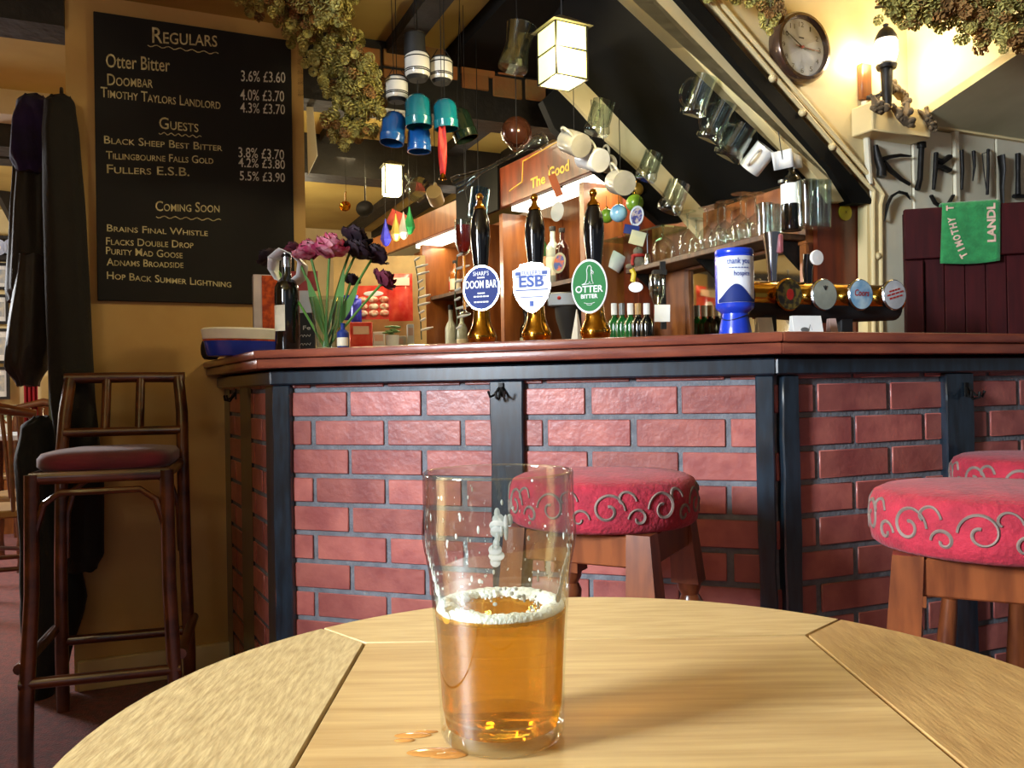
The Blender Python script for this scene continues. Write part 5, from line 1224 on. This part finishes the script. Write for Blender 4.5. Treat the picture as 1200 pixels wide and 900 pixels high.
# optic and hanging bits between pillar and mirror
c = PD(770, 345, 3.2); t = thing('optic_dispenser', 'clear upturned bottle on a black optic bracket beside the brown pillar', 'dispenser', c)
MB().lathe([(0, .075), (.028, .075), (.030, .06), (.030, -.0), (.012, -.035), (.010, -.06), (0, -.06)], 20).build('bottle', thin_glass('pale_bottle', (215, 225, 220), .3, .05, .12), t)
MB().box((.03, .04, .0), (.02, .02, .26)).box((.015, .03, .085), (.05, .05, .02)).build('bracket', BLACKM, t); MB().lathe([(0, -.085), (.012, -.085), (.014, -.06), (0, -.06)], 16).build('red_valve', LABELR, t)
badge_tag(776, 367, 3.05, .056, .062, WHITE, 'white price card hanging below the clear upturned bottle', 'price_tag', 'card', False, tilt=.03)
GBg = 'small green bottles behind the bar'
for px, lab, m, cm in ((720, 'small green bottle with white top closest to the green pump', GBOTTLE, WHITE), (729, 'small green bottle with dark top, second after the green pump', GBOTTLE, GREYM), (739, 'small green bottle with white top, third after the green pump', GBOTTLE, WHITE), (748, 'small bottle with tan top beside the small green bottles', DBOTTLE, pm('tan_cap', (190, 150, 90), .5)), (758, 'small dark bottle with pale top behind white price card', DBOTTLE, WHITE)):
    c = onback(px, .06); Hh = PD(px, 356, c.y).z - ZT; t = thing('beer_bottle', lab, 'bottle', c, group=GBg)
    MB().lathe(bottle_prof(.029, Hh), 20).build('bottle_body', m, t); MB().lathe([(.012, Hh * .80), (.0135, Hh * .8), (.0135, Hh + .001), (0, Hh + .002)], 14).build('cap', cm, t)
c = PD(745, 333, 3.3); t = thing('yellow_lamp_sign', 'small white and yellow glowing badge beside the brown pillar', 'sign', c)
MB().ell((0, 0, -.012), (.028, .012, .02), 16, 10).build('glowing_base', em('white_glow', (240, 250, 255), .8), t); MB().tube([(-.012, 0, .01), (-.006, 0, .04), (-.016, 0, .06)], .010, 8).build('yellow_figure', YELLOW, t)
# round yellow badge on the end panel
c = PV(990, 249, SV + .044); t = thing('yellow_badge', 'round yellow badge fixed to the red brown end panel', 'badge', c, TH)
Mx = Matrix.Rotation(radians(90), 4, 'X'); MB().lathe([(0, 0), (.028, 0), (.028, .004), (0, .005)], 28, 0, Mx).build('badge_face', YELLOW, t); MB().text('X', .010, .010, frame((0, -.0056, -.004), (1, 0, 0), (0, 0, 1)), 0).build('mark', BLACKM, t)
# ================================================================== CLOCK WALL
c = PV(933, 59, SV); t = thing('wall_clock', 'round wall clock with brown rim and white face showing ten to three', 'clock', c, TH)
r = abs(PV(933, 18, SV).z - PV(933, 101, SV).z) / 2; Mx = Matrix.Rotation(radians(90), 4, 'X')
rim_ = [(r * .78, .004), (r * .80, .032), (r * .84, .042), (r * .92, .040), (r * .985, .028), (r, .012), (r * .98, 0)]
MB().lathe(rim_, 64, 0, Mx, cap0=False).build('rim', pm('bronze_rim', (92, 70, 56), .2, .5, coat=.6), t)
fz = .024; MB().lathe([(0, fz), (r * .80, fz)], 48, 0, Mx).build('clock_face', pm('clock_face', (226, 232, 242), .4, c2=(222, 228, 238), vs=3), t)
tx = MB()
for k in range(1, 13):
    a = pi / 2 - k * pi / 6; R = r * .64; tx.text(str(k), r * (.10 if k < 10 else .17) * (1 if k != 1 else .5), r * .145, frame((R * cos(a), -fz - .0008, R * sin(a) - r * .07), (1, 0, 0), (0, 0, 1)), 0, bold=.0)
tx.box((0, -fz - .0008, r * .27), (r * .18, .0004, r * .035)); tx.build('numerals', pm('dial_ink', (40, 44, 60), .6), t)
def hand(ang, L, w, m, nm, y, tail=.12):
    d = Vector((cos(ang), 0, sin(ang))); n_ = Vector((-sin(ang), 0, cos(ang))); o = Vector((0, -y, 0))
    MB().prism([o - d * r * tail - n_ * w, o + d * L - n_ * w * .6, o + d * L + n_ * w * .6, o - d * r * tail + n_ * w], Vector((0, -.001, 0))).build(nm, m, t)
hand(pi / 2 - radians(302), r * .66, r * .018, BLACKM, 'minute_hand', fz + .004); hand(pi / 2 - radians(90 + 3), r * .46, r * .026, BLACKM, 'hour_hand', fz + .002); hand(pi / 2 - radians(94), r * .60, r * .009, LABELR, 'second_hand', fz + .006, .24)
MB().lathe([(0, fz), (r * .04, fz), (r * .04, fz + .009), (0, fz + .009)], 14, 0, Mx).build('hub', LABELR, t)
MB().lathe([(r * .79, fz + .008), (r * .4, fz + .012), (0, fz + .0135)], 40, 0, Mx).build('cover_glass', thin_glass('clock_glass', (250, 250, 250), .08), t)

# wall lantern
c = PV(1010, 97, SV); t = thing('wall_lantern', 'lit black iron wall lantern on a wooden back plate above the beam', 'wall lamp', c, TH)
h0 = PV(1010, 77, SV).z - c.z; h1 = PV(1010, 119, SV).z - c.z
MB().box((0, -.012, (h0 + h1) / 2), (.046, .024, h0 - h1)).build('back_plate', ORANGEW, t, bevel=.004)
oy = -.085; ox = .020
zz = lambda y: PD(1022, y, 2.66).z - c.z
MB().tube([(ox, oy, zz(116)), (ox, oy, zz(100)), (ox, oy, zz(66))], [.012, .016, .020], 14).tube([(0, -.02, zz(95)), (ox * .5, oy * .5, zz(97)), (ox, oy, zz(95))], .008, 8).build('iron_arm', IRON, t)
MB().lathe([(0, zz(68)), (.03, zz(67)), (.034, zz(63)), (.03, zz(60)), (0, zz(60))], 24, 0, Matrix.Translation((ox, oy, 0))).build('gallery', IRON, t)
MB().lathe([(0, zz(60)), (.026, zz(60)), (.036, zz(48)), (.036, zz(36)), (.030, zz(31)), (0, zz(31))], 24, 0, Matrix.Translation((ox, oy, 0))).build('lamp_glass', em('wall_lamp_glass', (255, 240, 205), 16), t)
MB().lathe([(.036, zz(32)), (.034, zz(28)), (.022, zz(20)), (.012, zz(17)), (.007, zz(16)), (.010, zz(13)), (0, zz(11))], 24, 0, Matrix.Translation((ox, oy, 0))).build('crown_cap', IRON, t)
W_ = Matrix.Translation(c) @ Matrix.Rotation(TH, 4, 'Z')
point('wall_lantern_bulb', W_ @ Vector((ox - .052, oy + .030, zz(47))), 1.7, (1.0, .84, .56), .02)
point('wall_lantern_glow', W_ @ Vector((ox + .04, oy - .075, zz(44))), 4.2, (1.0, .83, .55), .04)

# gnarled roots on the box and beam
def root(px, py, v, pts, rs, label):
    c = PV(px, py, v); t = thing('gnarled_root', label, 'root', c, TH); mb = MB()
    rn = random.Random(px)
    for q, rr_ in zip(pts, rs):
        P_ = [Vector(p_) for p_ in q]; mb.tube(P_, [r_ * .8 for r_ in rr_], 9)
        for p_, r_ in zip(P_, rr_):
            for k in range(5):
                o_ = Vector((rn.uniform(-1, 1), rn.uniform(-1, .4), rn.uniform(-1, 1))) * r_ * .75; s_ = r_ * rn.uniform(.35, .75)
                mb.ell(p_ + o_, (s_ * rn.uniform(.7, 1.3), s_, s_ * rn.uniform(.7, 1.3)), 9, 6)
    mb.build('wood', DRIED, t, angle=70)
    return t
root(1046, 108, SV - .06, [[(-.05, 0, -.012), (-.02, -.01, .008), (.015, 0, .012), (.05, .01, -.006), (.065, 0, -.014)]], [[.008, .020, .022, .018, .008]], 'long gnarled root lying on top of the cream box')
root(1026, 126, SV - .095, [[(-.012, 0, .035), (-.004, -.004, .008), (.01, -.01, -.012), (-.02, -.012, -.014)], [(.012, 0, .03), (.006, -.006, .0), (.018, -.01, -.016)]], [[.008, .017, .020, .008], [.007, .014, .007]], 'knobbly pale root hanging at the near corner of cream box')
root(1058, 138, SV - .10, [[(-.045, 0, .03), (-.02, -.008, .002), (.005, -.012, -.018), (.03, -.008, -.022)], [(.02, 0, .05), (.008, -.008, .01), (-.02, -.012, -.014)]], [[.010, .018, .019, .010], [.012, .016, .008]], 'forked brown root hanging in the middle of the cream box')
root(1084, 139, SV - .09, [[(-.028, 0, .022), (-.002, -.008, .0), (.018, -.012, -.024), (.03, -.01, -.036)], [(.006, 0, .035), (.004, -.01, .005)]], [[.007, .013, .016, .009], [.007, .010]], 'small twisted root hanging where box meets the ledge')

# iron tools on the boards
TV = SV - .028
def tool(label, shapes, name='iron_tool', cat='tool', m=None, group='old iron tools on the wall boards'):
    """shapes: list of (pixel path, radius or list, flat)"""
    p0 = PV(*shapes[0][0][0], TV); t = thing(name, label, cat, p0, 0, group)
    for nm, path, rad, flat in [(s[3] if len(s) > 3 else 'iron_bar', s[0], s[1], s[2]) for s in shapes]:
        mb = MB(); mb.tube([PV(x, y, TV) for x, y in path], rad, 10, flat=flat); mb.build(nm, m or IRON, t, world=True)
    MB().cyl(PV(*shapes[0][0][0], TV), PV(*shapes[0][0][0], SV - .002), .003, n=6).build('nail', IRON, t, world=True)
    return t
tool('black iron clamp with two curved prongs hung beside the white pipe', [([(1026, 170), (1029, 185), (1033, 198), (1033, 207)], [.007, .013, .015, .016], 1), ([(1032, 188), (1042, 184), (1055, 182), (1068, 183)], [.010, .007, .006, .003], 1, 'prong'), ([(1035, 190), (1044, 200), (1056, 210), (1066, 216)], [.010, .009, .007, .006], 1, 'prong')], 'iron_clamp')
tool('long black iron bolt with square head hung between the clamp and bracket', [([(1080, 170), (1079, 190), (1078, 210), (1075, 222)], .0095, 1), ([(1080, 167), (1080, 173)], .015, 1, 'bolt_head')], 'iron_bolt')
tool('black iron bracket with wide side plate hung over the towel', [([(1097, 179), (1096, 200), (1094, 222)], [.008, .008, .006], 1), ([(1097, 187), (1104, 190), (1112, 184)], [.012, .016, .016], .6, 'side_plate'), ([(1097, 196), (1104, 196), (1112, 200)], [.010, .014, .014], .6, 'side_plate')], 'iron_bracket')
tool('thin iron spike hung just past the raised board strip', [([(1127, 176), (1128, 200), (1127, 222)], [.007, .006, .005], 1)], 'iron_spike')
tool('short tapering iron nail hung between the thin spike and rod', [([(1141, 177), (1142, 195), (1140, 212)], [.007, .005, .002], 1)], 'iron_nail')
tool('thin straight iron rod with wire loop above the towel edge', [([(1158, 175), (1158, 200), (1157, 228)], .0055, 1), ([(1158, 178), (1151, 180), (1153, 200), (1156, 224)], .0018, 1, 'wire')], 'iron_rod')
tool('broad dark iron wedge tapering down to the maroon door', [([(1173, 182), (1175, 200), (1174, 220), (1175, 243)], [.020, .017, .012, .010], .5)], 'iron_wedge')
tool('dark iron bar with a foot at its lower end near picture edge', [([(1193, 180), (1193, 205), (1193, 228)], [.010, .008, .010], 1), ([(1188, 230), (1199, 230)], .008, 1, 'foot')], 'iron_bar_tool')
tool('thin curved sickle blade hung above the door corner', [([(1037, 258), (1040, 240), (1045, 230), (1053, 225), (1062, 227), (1067, 234)], [.004, .011, .010, .007, .006, .002], .5)], 'sickle')
tool('iron horseshoe half hidden behind the green towel', [([(1091, 229), (1096, 238), (1104, 243), (1112, 238), (1117, 229)], [.008, .009, .010, .009, .008], .6)], 'horseshoe')

# maroon plank door with towel over its top
dA, dB = PD(1058, 247, 2.78), PD(1228, 235.5, 2.675)
dn = (dB - dA); dn.z = 0; dl = dn.length; dn.normalize(); ft = Vector((dn.y, -dn.x, 0))
zt_ = (dA.z + dB.z) / 2; o = Vector((dA.x, dA.y, 0)); dl += .0
t = thing('plank_door', 'dark maroon planked half door standing behind the bar under tool boards', 'door', o)
mb = MB()
for k in range(7): mb.obox(o + dn * (dl * k / 7 + .001), dn * (dl / 7 - .002), -ft * .02, Z * (zt_ - .01))
mb.build('planks', MAROON, t, world=True, bevel=.002)
for nm, a, b, z0, z1 in (('top_rail', 0, dl, zt_ - .165, zt_), ('bottom_rail', 0, dl, .9, 1.10), ('stile', 0, .055, .9, zt_ - .17), ('stile', dl - .06, dl, .9, zt_ - .17)):
    MB().obox(o + dn * a + Z * z0 + ft * 0, dn * (b - a), ft * .02, Z * (z1 - z0)).build(nm, MAROON, t, world=True, bevel=.003)
q0 = o + ft * .024
tA, tB = PN(1104, 240, q0, ft), PN(1172, 240, q0, ft); tz = PN(1138, 307, q0, ft).z; tw = (tB - tA).dot(dn); to = Vector((tA.x, tA.y, 0)); topz = zt_ + .004
tow = thing('bar_towel', 'green bar towel with white lettering draped over the maroon door', 'towel', to + Z * topz)
Ld = topz - tz
def tf(i, j, lift=0):
    x = i * tw; s = j * (Ld + .04 + .18)  # down the front, over the top, down the back
    wob = .004 * sin(i * 7) * min(1, abs(j - .6) * 2)
    if s < Ld: p_ = to + dn * (x * (1 + .03 * (1 - s / Ld)) - .01 * (1 - s / Ld)) + ft * (.002 + wob + lift) + Z * (tz + s - .006 * sin(i * 3.1))
    elif s < Ld + .05: a = (s - Ld) / .05 * pi; p_ = to + dn * x + ft * (-.022 + .024 * cos(a)) + Z * (topz + .010 * sin(a))
    else: p_ = to + dn * x - ft * .048 + Z * (topz - (s - Ld - .05))
    return p_
mb = MB(); mb.surf(tf, 14, 40); tb_ = mb.build('cloth', TOWEL, tow, world=True, solid=.003, angle=80)
tx = MB()
def ontowel(x, z): return to + dn * x + ft * (.0065 + .004 * sin(x / tw * 7) * .3) + Z * z
fr_ = lambda o_, ang: frame(o_, dn * cos(ang) + Z * sin(ang), -dn * sin(ang) + Z * cos(ang))
tx.text('LANDL', Ld * .66, tw * .14, fr_(ontowel(tw * .90, tz + Ld * .32), pi / 2), 0, 'LEFT', bold=.04)
for ch, k in zip('TIMOTHY T', range(9)):
    if ch == ' ': continue
    f = k / 8; ang = radians(118 - 28 * f); o_ = ontowel(tw * (.40 - .22 * sin(f * 1.4)), tz + Ld * (.14 + .80 * f))
    tx.text(ch, 0 if ch == 'I' else tw * .10, tw * .125, fr_(o_, ang), 0, 'CENTER', bold=.04)
tx.build('towel_lettering', PINKW, tow, world=True)
# ================================================================== COATS AT THE DOORWAY
def coat(px_top, D, levels, m, label, name='coat', folds=5, ph=0, extra=None):
    """levels: (y, x_left, x_right, depth)"""
    P = [(PD((a + b) / 2, y, D), (PD(b, y, D) - PD(a, y, D)).length / 2, dp) for y, a, b, dp in levels]
    o = P[0][0]; t = thing(name, label, 'coat', o)
    mb = MB(); n = len(P); K = (n - 1) * 5
    def f(i, j):
        k = j * (n - 1); a = min(int(k), n - 2); f_ = k - a; f_ = f_ * f_ * (3 - 2 * f_)
        c = P[a][0].lerp(P[a + 1][0], k - a) - o; w = P[a][1] * (1 - f_) + P[a + 1][1] * f_; d = P[a][2] * (1 - f_) + P[a + 1][2] * f_
        an = 2 * pi * i; fo = 1 + (.10 * sin(folds * an + ph + j * 2.5) + .05 * sin(2 * folds * an + 1.7 * ph - j * 6)) * min(1, j * 3 + .15)
        return c + Vector((cos(an) * w, sin(an) * d * fo, .004 * sin(an * 5 + j * 13)))
    mb.surf(f, 56, K + 1, 0, True); vs = mb.v
    mb.f.append(tuple(i * (K + 1) for i in range(56))); mb.m.append(0); mb.f.append(tuple(i * (K + 1) + K for i in range(56))[::-1]); mb.m.append(0)
    mb.build('cloth', m, t, angle=70)
    return t, o
t, o = coat(70, 2.74, [(113, 58, 82, .02), (122, 54, 86, .05), (160, 52, 90, .06), (260, 54, 98, .065), (380, 58, 104, .07), (470, 62, 109, .07), (560, 74, 120, .06), (650, 78, 120, .06), (668, 82, 112, .05)], COATO, 'long olive black coat hanging flat against the end of the wall', folds=3)
MB().tube([PD(72, 116, 2.74) - o, PD(72, 108, 2.76) - o, PD(72, 104, 2.80) - o], .006, 8).build('coat_hook', IRON, t)
t, o = coat(35, 2.86, [(112, 28, 50, .02), (122, 22, 58, .06), (150, 18, 60, .08), (185, 16, 58, .08), (203, 22, 48, .05)], PURCL, 'dark purple hooded cloth hanging over the brown jacket', 'purple_hood', folds=4, ph=1)
t, o = coat(35, 2.90, [(135, 26, 52, .03), (190, 20, 60, .07), (260, 16, 60, .08), (340, 10, 60, .08), (354, 12, 60, .07)], COATN, 'dark brown jacket hanging below purple hood in the doorway', 'jacket', folds=5, ph=2)
t, o = coat(40, 2.84, [(300, 24, 56, .05), (400, 10, 58, .07), (428, 9, 54, .07), (452, 22, 44, .04)], pm('grey_brown_jacket', (42, 34, 28), .6, c2=(26, 21, 18), vs=9, bump=.3, bs=40), 'grey brown jacket with ragged hem hanging lowest in the bundle', 'jacket', folds=6, ph=.5)
t, o = coat(45, 2.76, [(488, 42, 56, .03), (500, 28, 62, .06), (540, 22, 68, .08), (620, 28, 80, .08), (700, 27, 100, .08), (780, 30, 78, .07), (822, 34, 60, .05)], COATB, 'long black coat hanging down nearly to the floor behind cane chair', folds=4, ph=3)
pst = PD(57, 450, 2.80); a = MB().box((pst.x, pst.y + .03, .9), (.02, .03, 1.0)); struct('trim_door_post', a, pm('pale_green_lit_edge', (150, 166, 150), .4))  # pale green colour stands in for light on the post edge

# ================================================================== SIDE ROOM SEEN THROUGH THE DOORWAY
def picture(px0, px1, py0, py1, label, v=6.96, m=None):
    a, b = PV(px0, py0, v), PV(px1, py1, v); w, h = (b - a).dot(U), a.z - b.z; c = (a + b) / 2
    t = thing('framed_picture', label, 'picture', c, TH); f = MB(); e = .02
    for x, z, sx, sz in ((0, h / 2 - e / 2, w, e), (0, -h / 2 + e / 2, w, e), (-w / 2 + e / 2, 0, e, h - 2 * e), (w / 2 - e / 2, 0, e, h - 2 * e)): f.box((x, -.012, z), (sx, .024, sz))
    f.build('frame', BLACKM, t); MB().box((0, -.006, 0), (w - 2 * e, .008, h - 2 * e)).build('mount', WHITE, t)
    MB().box((0, -.0108, 0), (w * .5, .001, h * .5)).build('print', m or pm('faded_print', (150, 160, 170), .6, c2=(200, 196, 180), vs=30), t)
picture(-14, 12, 430, 468, 'framed picture hanging lowest on the far side room wall')
picture(-12, 13, 385, 426, 'framed picture hanging above the lowest one in side room')
picture(-12, 11, 345, 380, 'framed picture in the middle of the side room wall')
picture(-10, 12, 308, 340, 'framed picture hanging highest under the dark side room beam')
for px, lab in ((-3, 'bright plate on the dark beam, cut by picture edge'), (14, 'bright round plate on the dark beam beside the brown jacket')):
    c = PV(px, 290, 6.84); t = thing('wall_plate', lab, 'plate', c, TH); Mx = Matrix.Rotation(radians(90), 4, 'X')
    MB().lathe([(0, 0), (.03, 0), (.048, .008), (.058, .014), (.05, .012), (0, .004)], 28, 0, Mx).build('plate_rim', pm('blue_white_china', (190, 206, 236), .2, coat=.5), t); MB().lathe([(0, .005), (.034, .0075)], 24, 0, Mx).build('plate_centre', WHITE, t)
a, b = PV(28, 445, 6.9), PV(44, 445, 6.9)
t = MB().surf(lambda i, j: Vector(W(a.dot(U) + (b - a).dot(U) * i, 6.9 - .02 * sin(i * 20), .02 + 1.15 * j)), 24, 3).build('red_curtain', pm('red_curtain', (170, 24, 44), .8), None, solid=.004)
tag(t, 'narrow red curtain hanging in the side room behind the coats', 'curtain')
c = PD(14, 506, 5.0); t = thing('dining_table', 'small dark table with white cloth in the side room', 'table', (c.x, c.y, 0)); zt_ = PD(14, 508, 5.0).z
MB().box((0, 0, zt_ - .015), (.5, .5, .03)).build('tabletop', pm('white_table_cloth', (214, 222, 236), .6), t, bevel=.004)
for sx in (-1, 1):
    for sy in (-1, 1): MB().lathe([(.025, 0), (.018, .1), (.026, .3), (.02, .5), (.028, zt_ - .031)], 12, 0, Matrix.Translation((sx * .2, sy * .2, 0))).build('leg', CANE, t)
c2 = PD(3, 495, 4.95); t = thing('flower_pot', 'small pot of white and green flowers on side room table', 'flowers', (c2.x, c2.y, zt_ + .0004))
MB().lathe([(0, 0), (.03, 0), (.04, .06), (0, .06)], 16).build('pot', WHITE, t); fl_ = MB(); rr = random.Random(2)
for k in range(16): a = rr.uniform(0, 6.28); q = rr.uniform(0, .05); fl_.ell((q * cos(a), q * sin(a), .085 + rr.uniform(0, .05)), .02, 8, 6)
fl_.build('blooms', pm('white_green_bloom', (222, 228, 206), .7, c2=(90, 130, 60), vs=18), t)
ch0 = None
def dchair(px, py, D, rz, label):
    global ch0
    c = PD(px, py, D); c.z = 0
    if ch0: return dup(ch0, c, rz, label)
    t = thing('dining_chair', label, 'chair', c, rz, 'dark wooden chairs in the side room'); ch0 = t
    MB().box((0, 0, .45), (.38, .38, .035)).build('seat', pm('tan_seat', (150, 116, 70), .6), t, bevel=.008)
    for sx in (-1, 1):
        MB().lathe([(.02, 0), (.014, .06), (.022, .14), (.014, .18), (.024, .3), (.016, .34), (.024, .43)], 12, 0, Matrix.Translation((sx * .16, -.16, 0))).build('front_leg', CANE, t)
        MB().tube([(sx * .16, .17, 0), (sx * .16, .17, .45), (sx * .17, .22, .92)], [.018, .02, .016], 10).build('rear_leg', CANE, t)
    MB().tube([(-.18, .225, .90), (0, .25, .94), (.18, .225, .90)], [.02, .03, .02], 10).build('top_rail', CANE, t)
    for x in (-.08, 0, .08): MB().tube([(x, .18, .46), (x, .235, .9)], .010, 8).build('spindle', CANE, t)
    for y in (-.16, .17): MB().tube([(-.16, y, .2), (.16, y, .2)], .011, 8).build('stretcher', CANE, t)
    return t
dchair(2, 560, 3.95, radians(200), 'dark wooden chair with tan seat closest to the doorway'); dchair(27, 560, 4.52, radians(170), 'dark wooden chair drawn up to white side room table'); dchair(40, 540, 5.75, radians(15), 'dark wooden chair on the far side of side room table')
# ================================================================== DRIED HOPS
def hop_cone(mb, c, d, L, rr):
    """one papery hop cone: rings of overlapping bracts along d"""
    M = Matrix.Translation(c) @ axis(d, rr.uniform(0, 6)).to_matrix().to_4x4(); R = L * .42
    for k in range(5):
        t_ = k / 4; z = L * (t_ - .5); r = R * (sin(pi * (.18 + .74 * t_)) ** .8); nb = 5 if k < 4 else 3
        for b in range(nb):
            a = 2 * pi * (b + .5 * (k % 2)) / nb; ca, sa = cos(a), sin(a); w = r * .62
            o = Vector((ca * r * .35, sa * r * .35, z)); tip = Vector((ca * r * 1.08, sa * r * 1.08, z + L * .26))
            s_ = Vector((-sa, ca, 0)) * w; m = o.lerp(tip, .55) + Vector((ca, sa, 0)) * r * .28
            mb.add([o, m - s_, tip, m + s_, m + Vector((ca, sa, 0)) * r * .12], [(0, 1, 4), (1, 2, 4), (2, 3, 4), (3, 0, 4)], 0, M)
def garland(path, D, wid, n, label, bx=None, seed=1, L=.034, brown=.3, depth=.07):
    rr = random.Random(seed); P = [PD(x, y, D) if len(q_) == 2 else PD(q_[0], q_[1], q_[2]) for q_ in path for x, y in [q_[:2]]]; o = P[0].copy()
    t = thing('hop_garland', label, 'dried hops', o)
    P = [p_ - o for p_ in P]; K = len(P) - 1
    A, B = MB(), MB()
    for k in range(n):
        f = rr.uniform(0, K); a = min(int(f), K - 1); c = P[a].lerp(P[a + 1], f - a); w = wid[a] * (1 - (f - a)) + wid[a + 1] * (f - a)
        ang = rr.uniform(0, 2 * pi); q = sqrt(rr.uniform(0, 1)) * w
        c = c + Vector((cos(ang) * q, rr.uniform(-depth, depth), sin(ang) * q))
        d = Vector((rr.uniform(-.6, .6), rr.uniform(-.9, .1), rr.uniform(-1.2, -.1)))
        hop_cone(B if rr.random() < brown else A, c, d, L * rr.uniform(.75, 1.2), rr)
    A.build('hop_cones', HOP, t, angle=30)
    if B.v: B.build('brown_hop_cones', HOPD, t, angle=30)
    st = MB(); 
    for k in range(4):
        st.tube([p_ + Vector((rr.uniform(-.03, .03), rr.uniform(-.03, .03), rr.uniform(-.02, .03))) for p_ in P], .004, 6)
    st.build('bines', pm('dry_bine', (96, 84, 44), .8), t)
    return t
garland([(283, -12), (320, -2), (360, 8), (395, -10)], 2.62, [.035, .065, .075, .06], 150, 'dried hop swag running along the top of the cream wall', seed=1, brown=.45)
garland([(345, 20), (385, 50), (405, 85), (425, 105), (420, 135), (400, 152)], 2.75, [.06, .10, .10, .085, .085, .05], 340, 'big green brown dried hop bunch hanging down beside blue mugs', seed=2, brown=.25)
garland([(372, -6), (395, 4), (405, -4)], 2.50, [.03, .035, .03], 40, 'pale cream hop sprig at the top above the big bunch', seed=6, brown=0, L=.04)
garland([(1040, 0), (1080, 6), (1130, 10), (1170, 30), (1200, 25), (1240, 20)], 2.35, [.04, .05, .05, .085, .085, .08], 330, 'dried hop swag hanging over the lit cream recess', seed=3, brown=.35, depth=.05)
garland([(842, -10), (870, -14), (900, 4), (908, 24)], 2.52, [.03, .03, .040, .022], 90, 'small dried hop sprig tucked over the clock rim', seed=4, brown=.2, L=.03, depth=.03)
